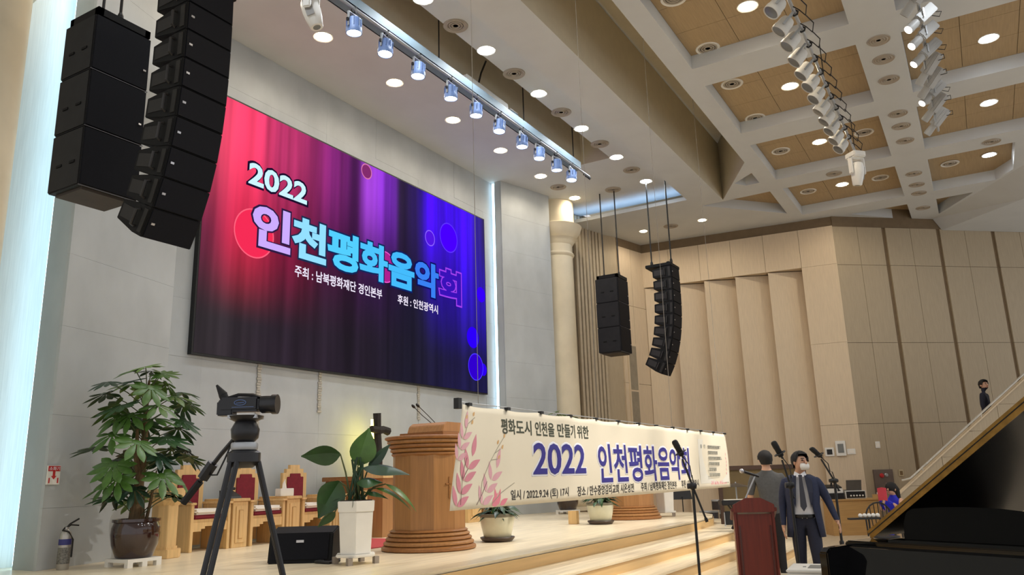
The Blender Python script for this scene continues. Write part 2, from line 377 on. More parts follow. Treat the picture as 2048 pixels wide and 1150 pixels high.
for i, x in enumerate((13.03, 13.74, 14.59, 16.22, 16.9, 17.76, 20.03, 20.91, 21.63, 23.0)):
    vent(x, .58, ZP, '%s vent on the wide beam between the coffer rows, counted from the picture top' % ORD[i].capitalize(), 'beam vents', False, .15)
vent(18.91, 2.19, ZP, 'Round vent on the cross beam below the spotlight bar end', 'beam vents', False, .15)
vent(18.91, -1.01, ZP, 'Round vent on the cross beam at the far right', 'beam vents', False, .15)

for (x, y) in ((8.05, 2.22), (4.9, 2.22), (1.8, 2.22), (8.05, -1.0), (4.9, -1.0), (1.8, -1.0), (11.1, -1.0), (8.05, -4.2), (4.9, -4.2), (14.2, -4.2)):      # unseen lamps added to brighten the banner, where the coffer rows go on
    light('bulb', 'SPOT', (x, y, ZP-.06), P_COFFER, WARM if y > 0 else COOL, ce, radius=.12, angle=160)

# ================================================================== LED screen
M_black = mat('black_plastic', (20, 20, 22), .5, var=.1)
scr = thing('led_screen', 'huge LED video wall showing a colourful concert title over pink, purple and blue', 'screen', (7.28, 9.56, 3.43))
SW, SH = 7.81, 4.11
MB().box((-.03, -.01, -.03), (SW+.03, .08, SH+.03)).build('cabinet', M_black, scr)
ms = bpy.data.materials.new('led_picture'); ms.use_nodes = True; nt = ms.node_tree; nd = nt.nodes; lk = nt.links
b = nd['Principled BSDF']; b.inputs['Base Color'].default_value = (.004, .004, .005, 1); b.inputs['Roughness'].default_value = .9; b.inputs['Specular IOR Level'].default_value = .05
tc = nd.new('ShaderNodeTexCoord'); sx = nd.new('ShaderNodeSeparateXYZ'); lk.new(tc.outputs['Generated'], sx.inputs[0])
def ramp(src, stops, interp='EASE'):
    r = nd.new('ShaderNodeValToRGB'); r.color_ramp.interpolation = interp
    while len(r.color_ramp.elements) < len(stops): r.color_ramp.elements.new(.5)
    for e, (p, c) in zip(r.color_ramp.elements, stops): e.position = p; e.color = tuple(lin(c))+(1,)
    lk.new(src, r.inputs[0]); return r
top = ramp(sx.outputs['X'], [(0, (240, 78, 110)), (.10, (236, 60, 100)), (.20, (206, 56, 116)), (.36, (120, 30, 110)), (.43, (80, 20, 90)), (.47, (150, 60, 200)), (.55, (130, 44, 200)), (.60, (40, 24, 60)), (.66, (40, 20, 90)), (.74, (70, 0, 255)), (.9, (66, 0, 255)), (.97, (50, 30, 150)), (1, (40, 30, 90))])
mid = ramp(sx.outputs['X'], [(0, (120, 40, 70)), (.10, (200, 36, 70)), (.22, (130, 20, 60)), (.34, (60, 14, 50)), (.5, (44, 14, 60)), (.66, (24, 18, 50)), (.8, (40, 10, 160)), (1, (44, 20, 190))])
bot = ramp(sx.outputs['X'], [(0, (48, 42, 46)), (.25, (40, 30, 42)), (.45, (30, 22, 36)), (.65, (22, 20, 40)), (.85, (24, 20, 64)), (1, (22, 20, 66))])
def mix(f, a_, b_):
    m = nd.new('ShaderNodeMix'); m.data_type = 'RGBA'; lk.new(f, m.inputs[0]); lk.new(a_, m.inputs[6]); lk.new(b_, m.inputs[7]); return m.outputs[2]
def mrange(src, a0, a1):
    m = nd.new('ShaderNodeMapRange'); m.interpolation_type = 'SMOOTHSTEP'; m.inputs[1].default_value = a0; m.inputs[2].default_value = a1; lk.new(src, m.inputs[0]); return m.outputs[0]
col = mix(mrange(sx.outputs['Z'], .12, .52), bot.outputs[0], mid.outputs[0])
col = mix(mrange(sx.outputs['Z'], .42, .92), col, top.outputs[0])
mp = nd.new('ShaderNodeMapping'); mp.inputs['Scale'].default_value = (16, 1, .35); nz = nd.new('ShaderNodeTexNoise'); nz.inputs['Scale'].default_value = 1.6
lk.new(tc.outputs['Generated'], mp.inputs[0]); lk.new(mp.outputs[0], nz.inputs['Vector'])
mr = nd.new('ShaderNodeMapRange'); mr.inputs[1].default_value = .35; mr.inputs[2].default_value = .65; mr.inputs[3].default_value = .55; mr.inputs[4].default_value = 1.15; lk.new(nz.outputs['Fac'], mr.inputs[0])
vm = nd.new('ShaderNodeVectorMath'); vm.operation = 'SCALE'; lk.new(col, vm.inputs[0]); lk.new(mr.outputs[0], vm.inputs[3])
lk.new(vm.outputs[0], b.inputs['Emission Color']); b.inputs['Emission Strength'].default_value = 1.0
MB().box((0, -.016, 0), (SW, -.008, SH)).build('picture', ms, scr)
def em(c, s=1.0): return emis('glow_%d_%d_%d' % c, lin(c), s)
def disc(x, z, r, c, yy, ringw=None, n=40, par=scr, name='light_spot', rx=1.0):
    mb = MB()
    if ringw:
        a = [(x+r*rx*math.cos(2*PI*i/n), yy, z+r*math.sin(2*PI*i/n)) for i in range(n)]; q = r-ringw
        c_ = [(x+q*rx*math.cos(2*PI*i/n), yy, z+q*math.sin(2*PI*i/n)) for i in range(n)]
        mb.add(a+c_, [(i, (i+1) % n, n+(i+1) % n, n+i) for i in range(n)])
    else: mb.add([(x+r*rx*math.cos(2*PI*i/n), yy, z+r*math.sin(2*PI*i/n)) for i in range(n)], [tuple(range(n))])
    return mb.build(name, em(c), par)
for (x, z, r, c, rc) in ((.98, 2.02, .40, (226, 40, 78), (240, 90, 116)), (4.20, 2.17, .31, (160, 30, 130), (220, 80, 190)),
                          (5.66, 3.12, .17, (76, 20, 210), (130, 90, 240)), (6.35, 3.30, .33, (66, 0, 240), (90, 50, 255)), (7.25, 1.20, .24, (40, 0, 230), None),
                          (7.35, .55, .30, (44, 0, 190), (70, 50, 255)), (7.66, .52, .14, (40, 0, 220), None), (7.62, 2.25, .18, (48, 0, 230), None),
                          (3.62, 3.95, .15, (120, 40, 100), (200, 110, 160))):
    disc(x, z, r, c, -.018)
    if rc: disc(x, z, r+.005, rc, -.0195, .022)

def text_mesh(body, w_, h_, bold=0.0, extrude=.002, shear=0.0, slant=0.0):
    """lettering mesh fitted to w x h, lower-left corner at the origin, standing in the xz plane facing -y"""
    cu = bpy.data.curves.new('lettering', 'FONT'); cu.body = body; cu.size = 1; cu.bevel_depth = bold; cu.bevel_resolution = 1; cu.extrude = 0; cu.shear = shear; cu.resolution_u = 3
    o = bpy.data.objects.new('lettering', cu); COL.objects.link(o); bpy.context.view_layer.update()
    me = bpy.data.meshes.new_from_object(o.evaluated_get(bpy.context.evaluated_depsgraph_get()))
    bpy.data.objects.remove(o); bpy.data.curves.remove(cu)
    x0 = min(v.co.x for v in me.vertices); x1 = max(v.co.x for v in me.vertices); y0 = min(v.co.y for v in me.vertices); y1 = max(v.co.y for v in me.vertices)
    fx = w_/(x1-x0); fz = (h_/(y1-y0)) if h_ else fx
    for v in me.vertices: v.co = ((v.co.x-x0)*fx, -v.co.z*.02, (v.co.y-y0)*fz)
    return me
def lettering(body, x, y, z, w_, h_, m, par, bold=0.0, name='lettering', label=None, shear=0.0, bend=None):
    me = text_mesh(body, w_, h_, bold, shear=shear); me.name = name; me.materials.append(m)
    if bend:
        for v in me.vertices: v.co.y += bend(x+v.co.x, z+v.co.z)
    o = bpy.data.objects.new(name, me); COL.objects.link(o); o.parent = par; o.location = (x, y, z)
    if label: o['label'] = label
    return o
lettering('2022', .76, -.024, 2.77, 1.36, .46, em((24, 12, 40)), scr, .06, 'lettering_outline')
lettering('2022', .80, -.028, 2.81, 1.28, .38, em((190, 226, 240)), scr, .03, label='pale blue figures 2022')
gx = .93; TC = ((188, 158, 236), (136, 206, 240), (76, 190, 236), (70, 180, 232), (62, 172, 232), (52, 118, 224), (52, 16, 170))
TO = ((40, 24, 60), (24, 40, 70), (16, 36, 80), (16, 36, 84), (14, 30, 90), (10, 16, 90), (150, 60, 220))
for i, ch in enumerate('인천평화음악회'):
    wg = .82
    lettering(ch, gx-.045, -.024-.0005*i, 1.80, wg+.07, .80, em(TO[i]), scr, .075, 'lettering_outline')
    lettering(ch, gx-.01, -.030, 1.835, wg, .73, em(TC[i]), scr, .042, label='title letter of the concert name')
    gx += wg+.022
lettering('주최 : 남북평화재단 경인본부', 1.86, -.026, 1.50, 2.25, .20, em((222, 214, 232)), scr, .02)
lettering('후원 : 인천광역시', 4.58, -.026, 1.51, 1.34, .19, em((222, 214, 232)), scr, .02)

# ================================================================== hung loudspeakers
M_box = mat('speaker_black', (15, 15, 16), .6, var=.12, scale=20, spec=.25)
M_grill = mat('speaker_grille', (13, 14, 22), .7, var=.12, scale=60, spec=.2)
M_logo = mat('logo_silver', (200, 200, 205), .3, .8)
M_steel = mat('dark_steel', (40, 38, 36), .5, .3)
def sub_stack(x0, y0, ztop, wx, dy, label, rods):
    t = thing('subwoofer_stack', label, 'speaker', (x0, y0, ztop), group='hung subwoofer stacks')
    h = .61
    for k in range(3):
        z1 = -k*(h+.008); z0 = z1-h
        b_ = MB().box((0, .03, z0), (wx, dy, z1)).build('cabinet', mat('sub_cabinet', (34, 34, 35), .6, var=.1, spec=.3), t, bevel=.012)
        MB().box((.015, .012, z0+.012), (wx-.015, .03, z1-.012)).build('grille', M_grill, b_)
        MB().cbox((wx-.06, .008, z0+.22), (.03, .006, .018)).build('badge', M_logo, b_)
        for yy in (.18, .42): MB().cbox((-.002, dy*yy/.6, z0+.26), (.010, .095, .032)).build('handle_slot', mat('slot_black', (4, 4, 4), .9), b_, bevel=.006)
        MB().box((.0, .016, z0-.008), (wx, .024, z0)).build('seam_strip', mat('seam_grey', (92, 92, 100), .5), b_)
    f = MB().box((.02, .02, .01), (wx-.02, .08, .09)).box((.02, dy-.1, .01), (wx-.02, dy-.04, .09)).box((.02, .02, .01), (.08, dy-.04, .09)).box((wx-.08, .02, .01), (wx-.02, dy-.04, .09))
    fr = f.build('flying_frame', M_box, t)
    MB().prism([(.06, .06), (wx-.06, .06), (wx-.06, dy-.06), (.06, dy-.06)], -3*h-.045, -3*h-.016).build('bottom_plate', mat('speaker_wood_base', (66, 58, 52), .7), t)
    for ry in rods:
        MB().tube([(wx*.5, ry, .08), (wx*.5, ry, ZS-ztop)], .016, 6).build('hanging_chain', M_steel, t)
        MB().lathe([(.02, .09), (.035, .12), (.03, .17), (.018, .20)], 8, (wx*.5, ry, 0)).build('shackle', M_steel, t)
    return t
sub_stack(4.04, 7.14, 6.27, .63, .55, 'stack of three black subwoofers hung at the near left, beside the lit wall edge', (.12, .45))
sub_stack(17.52, 7.22, 6.30, .66, .62, 'stack of three black subwoofers hung at the right, before the slat wall', (.10, .50))
def line_array(x0, yf, ztop, wx, label, rods):
    t = thing('line_array', label, 'speaker', (x0, yf, ztop), group='hung line arrays')
    hf, hb, dp = .285, .19, .46
    tilt = [-1, 0, 1, 3, 6, 10, 15, 21, 28]
    P = Vector((0, 0, 0))
    MB().box((-.02, -.02, .0), (wx+.02, .62, .075)).box((.0, .02, .075), (wx, .1, .10)).build('flying_frame', M_box, t, bevel=.01)
    for k in range(9):
        a = math.radians(tilt[k]); R = Matrix.Rotation(a, 4, 'X')     # lower boxes aim down and sit further back
        T = Matrix.Translation(P) @ R
        c = (hf-hb)/2
        prof_ = [(0, 0), (0, -hf), (.16, -hf), (dp, -hf+c), (dp, -c), (.16, 0)]
        mb = MB(); vs_ = [Vector((0, y, z)) for y, z in prof_]+[Vector((wx, y, z)) for y, z in prof_]
        mb.add([T @ v for v in vs_], [(5, 4, 3, 2, 1, 0), (6, 7, 8, 9, 10, 11)]+[(i, (i+1) % 6, 6+(i+1) % 6, 6+i) for i in range(6)])
        bx_ = mb.build('cabinet', M_box, t, bevel=.006)
        MB().box((.02, -.014, -hf+.008), (wx-.02, 0, -.008), T).build('grille', M_grill, bx_)
        MB().cbox((.06, -.018, -hf*.5), (.035, .006, .02), T).build('badge', M_logo, bx_)
        MB().tube([T @ Vector((-.004, .15, -.06)), T @ Vector((-.04, .15, -.07)), T @ Vector((-.04, .15, -hf+.07)), T @ Vector((-.004, .15, -hf+.06))], .014, 6).build('handle', mat('handle_black', (44, 42, 42), .4), bx_, True)
        MB().box((-.006, .2, -hf+.08), (.0, .42, -.08), T).build('side_panel', mat('side_plate', (36, 34, 33), .6), bx_)
        MB().box((-.01, .02, -hf+.03), (.0, .075, -.03), T).build('rigging_plate', M_steel, bx_)
        P = P+R.to_3x3() @ Vector((0, 0, -hf-.006))
    for ry in rods:
        MB().tube([(wx*.5, ry, .1), (wx*.5, ry, ZS-ztop)], .017, 6).build('hanging_rod', M_steel, t)
        MB().lathe([(.02, .10), (.04, .13), (.035, .2), (.018, .24)], 8, (wx*.5, ry, 0)).build('shackle', M_steel, t)
    return t
line_array(4.17, 5.90, 6.31, .53, 'curved black line array hung at the near left, cut by the picture top', (.08, .5))
line_array(17.38, 5.82, 6.33, .58, 'curved black line array of nine boxes hung at the right, before the saw-tooth wall', (.07, .56))

# ================================================================== stage lighting bar
M_alu = mat('bar_aluminium', (176, 180, 184), .4, .5, var=.03); M_chan = mat('channel_grey', (116, 134, 144), .6, .0, var=.03)
M_par = mat('spot_body_bluelit', (112, 138, 188), .5, .0, var=.04)  # silver housings, the blue light on them is put into the colour
bar = thing('lighting_bar', 'long grey lighting bar with chains hung below the stage ceiling', 'bar', (0, 0, 0))
MB().tube([(2.5, 6.66, 7.92), (14.88, 6.66, 7.92)], .024, 10).build('pipe', M_alu, bar, True)
MB().box((2.5, 6.78, 8.06), (14.75, 6.98, 8.09)).box((2.5, 6.78, 8.06), (14.75, 6.80, 8.24)).box((2.5, 6.96, 8.06), (14.75, 6.98, 8.24)).build('cable_channel', M_chan, bar)
for x in (4.0, 6.6, 9.6, 12.42, 14.6):
    MB().tube([(x, 6.88, 8.2), (x, 6.88, 9.7)], .012, 6).build('hanging_chain', M_steel, bar)
    MB().tube([(x, 6.66, 7.93), (x, 6.80, 8.10)], .01, 6).build('pipe_bracket', M_steel, bar)
for x in (14.62, 14.78): MB().tube([(x, 6.66, 7.90), (x+.03, 6.6, 7.83)], .03, 8).build('end_clamp', M_steel, bar)
dm = thing('dimmer_box', 'white dimmer box on the lighting bar, wider one with cable', 'box', (10.62, 7.0, 8.26), group='boxes on the lighting bar')
MB().box((0, 0, 0), (1.42, .22, .30)).build('case', M_white, dm, bevel=.01); MB().box((.0, -.004, .14), (1.42, 0, .15)).build('case_seam', M_steel, dm)
MB().tube([(.5, .1, .3), (.62, .1, .62), (.8, .1, .95)], .02, 6).build('cable', M_black, dm, True)
dm2 = thing('dimmer_box', 'small white box beside the wider dimmer box on the lighting bar', 'box', (12.12, 7.0, 8.26), group='boxes on the lighting bar')
MB().box((0, 0, 0), (.3, .22, .26)).build('case', M_white, dm2, bevel=.01); MB().box((.02, -.004, .03), (.28, 0, .23)).build('cover_plate', M_chan, dm2)
M_parlens = emis('spot_lens', (.95, .97, 1.0), 16)
def spotlight(loc, rot, label, group, lit=True, body=M_par, power=0, fins=True):
    t = thing('stage_spotlight', label, 'spotlight', loc, group=group, rot=rot)
    MB().tube([(0, -.035, .03), (0, .03, .04), (0, .045, 0), (0, .03, -.04), (0, -.03, -.045)], .014, 6).build('clamp', M_black, t)
    MB().box((-.13, -.015, -.28), (-.118, .015, -.08)).box((.118, -.015, -.28), (.13, .015, -.08)).box((-.13, -.015, -.085), (.13, .015, -.07)).build('yoke', M_alu, t)
    bd = MB().lathe([(.05, -.12), (.085, -.13), (.1, -.17), (.104, -.27), (.112, -.28), (.112, -.35), (.10, -.35), (.098, -.34)][::-1], 20).build('housing', body, t, True)
    if fins:
        for k in range(10):
            a = 2*PI*k/10; MB().box((.095, -.004, -.26), (.112, .004, -.15), Matrix.Rotation(a, 4, 'Z')).build('cooling_fin', body, bd)
    MB().lathe([(.098, -.341), (.06, -.345), (.005, -.347)], 20).build('lens', M_parlens if lit else mat('dark_lens', (120, 122, 120), .2), t, True)
    MB().cbox((-.14, 0, -.2), (.03, .03, .04)).build('knob', M_black, t)
    if power: light('lamp', 'SPOT', (0, 0, -.36), power, COOL, t, radius=.08, angle=70, blend=.6)
    return t
for i, x in enumerate((7.3, 8.0, 8.77, 9.62, 10.37, 11.15, 11.94, 12.62, 13.32, 14.02)):
    spotlight((x, 6.66, 7.9), (math.radians(2), math.radians(random.uniform(-4, 4)), random.uniform(-.2, .2)), '%s lit silver spotlight from the left on the stage lighting bar' % ORD[i].capitalize(), 'lit spotlights on the stage bar', True, power=P_PAR)
def moving_head(loc, rotz, tilt, label):
    t = thing('moving_head_light', label, 'spotlight', loc, rotz, 'moving head lights')
    MB().box((-.14, -.14, -.12), (.14, .14, 0)).build('base', M_white, t, bevel=.02)
    MB().box((-.17, -.05, -.45), (-.12, .05, -.10)).box((.12, -.05, -.45), (.17, .05, -.10)).box((-.17, -.05, -.15), (.17, .05, -.10)).build('yoke', M_white, t, bevel=.015)
    R_ = Matrix.Translation((0, 0, -.40)) @ Matrix.Rotation(tilt, 4, 'X')
    h_ = MB().lathe([(.02, .2), (.08, .18), (.115, .1), (.12, -.02), (.11, -.12), (.085, -.26), (.075, -.27)][::-1], 20, M=R_).build('head', M_white, t, True)
    MB().lathe([(.07, -.268), (.01, -.274)], 16, M=R_).build('lens', mat('dark_lens', (120, 122, 120), .2), h_, True)
    MB().box((-.122, -.05, -.15), (-.112, .05, .1), R_).build('side_cover', mat('grey_cover', (150, 148, 146), .5), h_)
    MB().tube([(0, 0, -.0), (0, 0, .06)], .03, 8).build('clamp', M_black, t)
moving_head((6.5, 6.66, 7.86), .4, math.radians(-18), 'white moving head light at the left end of the stage lighting bar')

# ================================================================== hall lighting bars
hb = thing('lighting_bar', 'hall lighting bar carrying a row of dark spotlights below the coffers', 'bar', (0, 0, 0))
MB().tube([(8.0, 1.42, 7.62), (16.3, 1.42, 7.62)], .024, 8).build('pipe', M_alu, hb, True)
for x in (9.0, 12.6, 16.0): MB().tube([(x, 1.42, 7.62), (x, 1.42, 8.3)], .008, 6).build('hanging_rod', M_steel, hb)
for i in range(12):
    x = 9.8+.487*i
    spotlight((x, 1.42, 7.62), (math.radians(-42), math.radians(random.uniform(-5, 5)), math.radians(200+random.uniform(-8, 8))), '%s unlit white spotlight from the picture top on the hall lighting bar' % ORD[i].capitalize(), 'unlit spotlights on the hall bar', False, mat('spot_shell_grey', (206, 204, 198), .5, var=.02), 0, False)
    MB().tube([(x+.1, 1.30, 7.6), (x+.2, 1.22, 7.5), (x+.3, 1.26, 7.42), (x+.33, 1.34, 7.55), (x+.3, 1.42, 7.62)], .008, 5).build('cable', M_black, hb, True)
moving_head((15.95, 1.42, 7.58), 2.4, math.radians(-12), 'white moving head light at the far end of the hall lighting bar')
h3 = thing('lighting_bar', 'hall lighting bar at the far right carrying profile spotlights', 'bar', (0, 0, 0))
MB().tube([(9.5, -.05, 7.8), (16.3, -.05, 7.8)], .024, 8).build('pipe', M_alu, h3, True)
for x in (10.0, 13.2, 16.1): MB().tube([(x, -.05, 7.8), (x, -.05, 8.3)], .008, 6).build('hanging_rod', M_steel, h3)
M_lgrey = mat('light_grey_enamel', (168, 168, 166), .5, var=.02)
def profile_light(loc, rot, label, lit):
    t = thing('profile_spotlight', label, 'spotlight', loc, group='profile spotlights on the far hall bar', rot=rot)
    MB().tube([(0, 0, .03), (0, .03, 0), (0, 0, -.04)], .014, 6).build('clamp', M_black, t)
    MB().box((-.115, -.012, -.22), (-.105, .012, -.05)).box((.105, -.012, -.22), (.115, .012, -.05)).box((-.115, -.012, -.06), (.115, .012, -.045)).build('yoke', M_alu, t)
    t.scale = (.82, .82, .82)
    R_ = Matrix.Translation((0, 0, -.18)) @ Matrix.Rotation(math.radians(-48), 4, 'X')
    MB().box((-.09, -.09, -.1), (.09, .09, .32), R_).box((-.10, -.03, -.1), (.10, .03, .30), R_).build('housing', M_lgrey, t, bevel=.015)
    MB().lathe([(.075, -.34), (.08, -.30), (.07, -.1), (.07, -.08)], 16, M=R_).build('lens_barrel', M_lgrey, t, True)
    MB().lathe([(.07, -.341), (.005, -.346)], 16, M=R_).build('lens', emis('profile_lens', (1.0, .92, .75), 12) if lit else mat('dark_lens', (120, 122, 120), .2), t, True)
    if lit:
        aim = Vector(lit)-Vector(loc); q_ = aim.to_track_quat('-Z', 'Y')
        ld = light('lamp', 'SPOT', (0, 0, 0), P_PROF, NEUT, None, radius=.07, angle=38, blend=.5); ld.location = Vector(loc)+aim.normalized()*.62; ld.rotation_euler = q_.to_euler(); ld.parent = t
        ld.matrix_parent_inverse = (Matrix.Translation(loc) @ Euler(rot).to_matrix().to_4x4() @ Matrix.Scale(.82, 4)).inverted()
    MB().tube([R_ @ Vector((0, .09, .3)), R_ @ Vector((.05, .16, .34)), R_ @ Vector((.0, .2, .28)), R_ @ Vector((0, .1, .2))], .008, 5).build('cable', M_black, t, True)
lits = (0, (7.0, 5.0, 1.2), (9.5, 4.6, 1.3), (12.0, 4.8, 1.3), 0, 0, (14.0, 4.8, 1.2), 0, 0)
for i in range(9):
    x = 10.9+.56*i+random.uniform(-.12, .12)
    profile_light((x, -.05, 7.8), (0, 0, math.radians((205 if lits[i] else 160)+random.uniform(-12, 12))), '%s %s profile spotlight from the picture top on the far right hall bar' % (ORD[i].capitalize(), 'lit' if lits[i] else 'unlit'), lits[i])

# ================================================================== banner on wires
BX, BY, BZ, BL, BH = 5.56, 3.77, 1.31, 7.86, .86
bn = thing('banner', 'cream concert banner with blue Korean title and pink leaf print, hung across the stage front', 'banner', (BX, BY, BZ))
def bend(x, z):
    f = max(0, (z/BH))
    return .012*math.sin(x*9)*f**2 + .01*math.sin(x*2.3) + .006*math.sin(z*7+x)
mb = MB(); nx, nz = 120, 14
for i in range(nx+1):
    for j in range(nz+1):
        x = BL*i/nx; z = BH*j/nz
        xo = x-(.2*(1-z/BH) if i == 0 else 0)*1.0 - (.18*(1-z/BH)*max(0, 1-x/1.2) if i else 0)
        sag = -.012*abs(math.sin(x/BL*PI*12)) if j == nz else 0
        mb.v.append((xo, bend(x, z), z+sag))
for i in range(nx):
    for j in range(nz): mb.f.append((i*(nz+1)+j, (i+1)*(nz+1)+j, (i+1)*(nz+1)+j+1, i*(nz+1)+j+1))
M_cloth = mat('banner_cloth', (240, 230, 206), .7, var=.015, scale=2)
cl = mb.build('cloth', M_cloth, bn, True)
sol = cl.modifiers.new('thick', 'SOLIDIFY'); sol.thickness = .003; sol.offset = 1
MB().tube([(-.04, .02, BH+.02), (BL+.01, .02, BH+.02)], .005, 8).build('top_pipe', M_alu, bn, True)
MB().box((-.07, -.01, BH-.04), (-.02, .04, BH+.05)).build('pipe_cap', M_black, bn)
for i in range(13):
    MB().cbox((.1+(BL-.14)*i/12, 0, BH+.005), (.05, .04, .026)).build('clip', M_black, bn)
for x in (.28, 2.78, 5.29, 7.78): MB().tube([(x, .02, BH+.02), (x, .02, ZP-BZ)], .003, 5).build('hanging_wire', mat('wire_grey', (140, 134, 124), .5), bn)
def bt(body, x, z, w_, h_, m, bold, off=.006):
    return lettering(body, x, -off, z, w_, h_, m, bn, bold, bend=lambda a, b_: bend(a, b_))
M_navy = mat('ink_blue', (52, 46, 140), .6, var=.02); M_ink = mat('ink_dark', (52, 50, 46), .6, var=.02); M_inkg = mat('ink_olive', (66, 72, 56), .6, var=.02); M_wht = mat('ink_white', (240, 240, 250), .6, var=.01)
bt('평화도시 인천을 만들기 위한', .62, .635, 1.84, .14, M_inkg, .018)
bt('2022', 1.16, .245, 1.19, .345, M_wht, .05, .004); bt('2022', 1.185, .265, 1.14, .305, M_navy, .022, .008)
bt('인천평화음악회', 2.63, .135, 3.27, .48, M_wht, .05, .004); bt('인천평화음악회', 2.66, .155, 3.21, .44, M_navy, .02, .008)
for body, x, w_ in (('일시 / 2022.9.24 (토) 17시', .78, 1.12), ('장소 / 만수중앙감리교회 시온성전', 2.10, 1.58), ('주최 / 남북평화재단 경인본부', 3.90, 1.30), ('후원 / 인천광역시', 5.42, .82)):
    bt(body, x, .03+.012*x/5, w_, .105, M_ink, .016)
M_gry = mat('ink_grey', (128, 132, 128), .6, var=.02)
MB().add([(6.34, bend(6.3, .4)-.003, .08), (7.8, bend(7.8, .4)-.003, .08), (7.8, bend(7.8, .7)-.003, .74), (6.34, bend(6.3, .7)-.003, .74)], [(0, 1, 2, 3)]).build('pale_print_field', mat('pale_print', (236, 232, 218), .7, var=.01), bn)
# small cast list: too small to read, set as short strokes
for r_, (x, w_) in enumerate(((6.75, .82), (6.75, .46), (6.75, .66), (6.75, .50), (6.74, .36), (6.73, .54))):
    mbx = MB(); xx = x; z0 = .60-.085*r_
    while xx < x+w_:
        g = random.uniform(.035, .055)
        mbx.cbox((xx+g/2, -.02, z0+.045), (g, .002, .010)).cbox((xx+g/2, -.02, z0+.010), (g*.8, .002, .010)).cbox((xx+g*.25, -.02, z0+.028), (.010, .002, .036)).cbox((xx+g*.8, -.02, z0+.028), (.010, .002, .05))
        xx += g+.018
    mbx.build('small_print', M_gry, bn)
bt('출', 6.44, .61, .06, .055, M_gry, .01, .012); bt('연 :', 6.58, .61, .10, .055, M_gry, .01, .012)
def leaf(mb, x, z, L, w_, a, y=-.004, n=6):
    ca, sa = math.cos(a), math.sin(a); pts = []
    for i in range(n+1):
        t = i/n; hw = w_*math.sin(PI*t**.8)*.5
        pts.append((L*t, hw))
    lo = [(L*i/n, -w_*math.sin(PI*(i/n)**.8)*.5) for i in range(n-1, 0, -1)]
    allp = [(x+px*ca-pz*sa, z+px*sa+pz*ca) for px, pz in pts+lo]
    mb.add([(px, bend(px, pz)+y, pz) for px, pz in allp], [tuple(range(len(allp)))])
def strand(mb, pts, w_=.006, y=-.005):
    for (x0, z0), (x1, z1) in zip(pts[:-1], pts[1:]):
        dx, dz = x1-x0, z1-z0; l = math.hypot(dx, dz) or 1; nx_, nz_ = -dz/l*w_/2, dx/l*w_/2
        mb.add([(x0+nx_, bend(x0, z0)+y, z0+nz_), (x1+nx_, bend(x1, z1)+y, z1+nz_), (x1-nx_, bend(x1, z1)+y, z1-nz_), (x0-nx_, bend(x0, z0)+y, z0-nz_)], [(0, 1, 2, 3)])
pinks = (mat('print_rose', (222, 144, 158), .7, var=.03), mat('print_blush', (230, 176, 184), .7, var=.03), mat('print_pink', (236, 138, 154), .7, var=.03))
def frond(x, z, h_, m, lean=.2, s=1.0, n=5):
    q = MB()
    for k in range(n):
        t = k/n; bx_, bz_ = x+lean*h_*t, z+h_*t
        leaf(q, bx_, bz_, .16*s, .05*s, math.radians(22)); leaf(q, bx_-.01, bz_, .14*s, .05*s, math.radians(104))
    leaf(q, x+lean*h_, z+h_, .16*s, .055*s, math.radians(72)); q.build('leaf_print', m, bn)
frond(-.10, .03, .40, pinks[0], .62, 1.25, 4); frond(.30, .03, .30, pinks[1], .80, 1.2, 3); frond(-.08, .40, .26, pinks[1], .45, 1.0, 3)
q = MB()
for a_ in (20, 45, 70, 100, 15): leaf(q, .50+random.uniform(-.05, .14), .015, .15, .05, math.radians(a_))
q.build('leaf_print', pinks[2], bn)
q = MB(); strand(q, [(.26, .05), (.3, .22), (.42, .38), (.56, .52), (.66, .6)]); strand(q, [(.5, .46), (.60, .5)]); strand(q, [(.44, .40), (.55, .41)]); strand(q, [(.02, .6), (.08, .7), (.2, .76)]); strand(q, [(.45, .03), (.62, .12), (.85, .2)]); q.build('twig_print', mat('print_twig', (168, 160, 140), .7), bn)
q = MB(); strand(q, [(-.05, .04), (.0, .3), (.06, .42)]); strand(q, [(.2, .03), (.3, .12), (.38, .22)]); strand(q, [(0, .25), (.08, .33)]); q.build('dark_twig_print', mat('print_dark_twig', (122, 92, 92), .7), bn)
for (x, z) in ((.66, .6), (.54, .54), (.62, .5), (.56, .41), (.05, .74), (.17, .77), (.14, .7)):
    q = MB(); leaf(q, x, z, .05, .028, math.radians(50)); q.build('bud_print', mat('print_ochre', (222, 178, 120), .7), bn)
q = MB()
for i in range(14): leaf(q, 6.85+i*.06, .05, .07, .03, math.radians(random.uniform(50, 130)))
for i in range(6): leaf(q, 7.7, .2+i*.06, .06, .025, math.radians(random.uniform(60, 140)))
q.build('leaf_print', pinks[2], bn)

# ================================================================== stage furniture
M_oak = wood('light_oak', (222, 186, 130), .45, .07, 2, 2.5); M_oakd = wood('pulpit_oak', (162, 116, 70), .4, .08, 2, 2.5); M_oakm = wood('moulding_oak', (150, 102, 58), .4, .08, 0, 2.5)
M_red = mat('burgundy_cloth', (122, 26, 42), .85, var=.08, scale=30); M_cush = mat('white_cushion', (238, 232, 222), .9, var=.02)
M_potb = mat('glazed_brown_pot', (52, 30, 24), .12, var=.15, coat=.6); M_soil = mat('soil', (60, 44, 32), .95, var=.2, scale=30, bump=.6)
M_lf = [mat('leaf_green_%d' % i, c, .38, var=.12, scale=9) for i, c in enumerate(((70, 106, 42), (42, 76, 36), (32, 62, 40), (100, 138, 48)))]
M_stem = mat('leaf_stem', (74, 84, 48), .6); M_bark = mat('bark', (104, 84, 58), .9, var=.2, scale=14, stretch=(3, 3, .6), bump=.5)
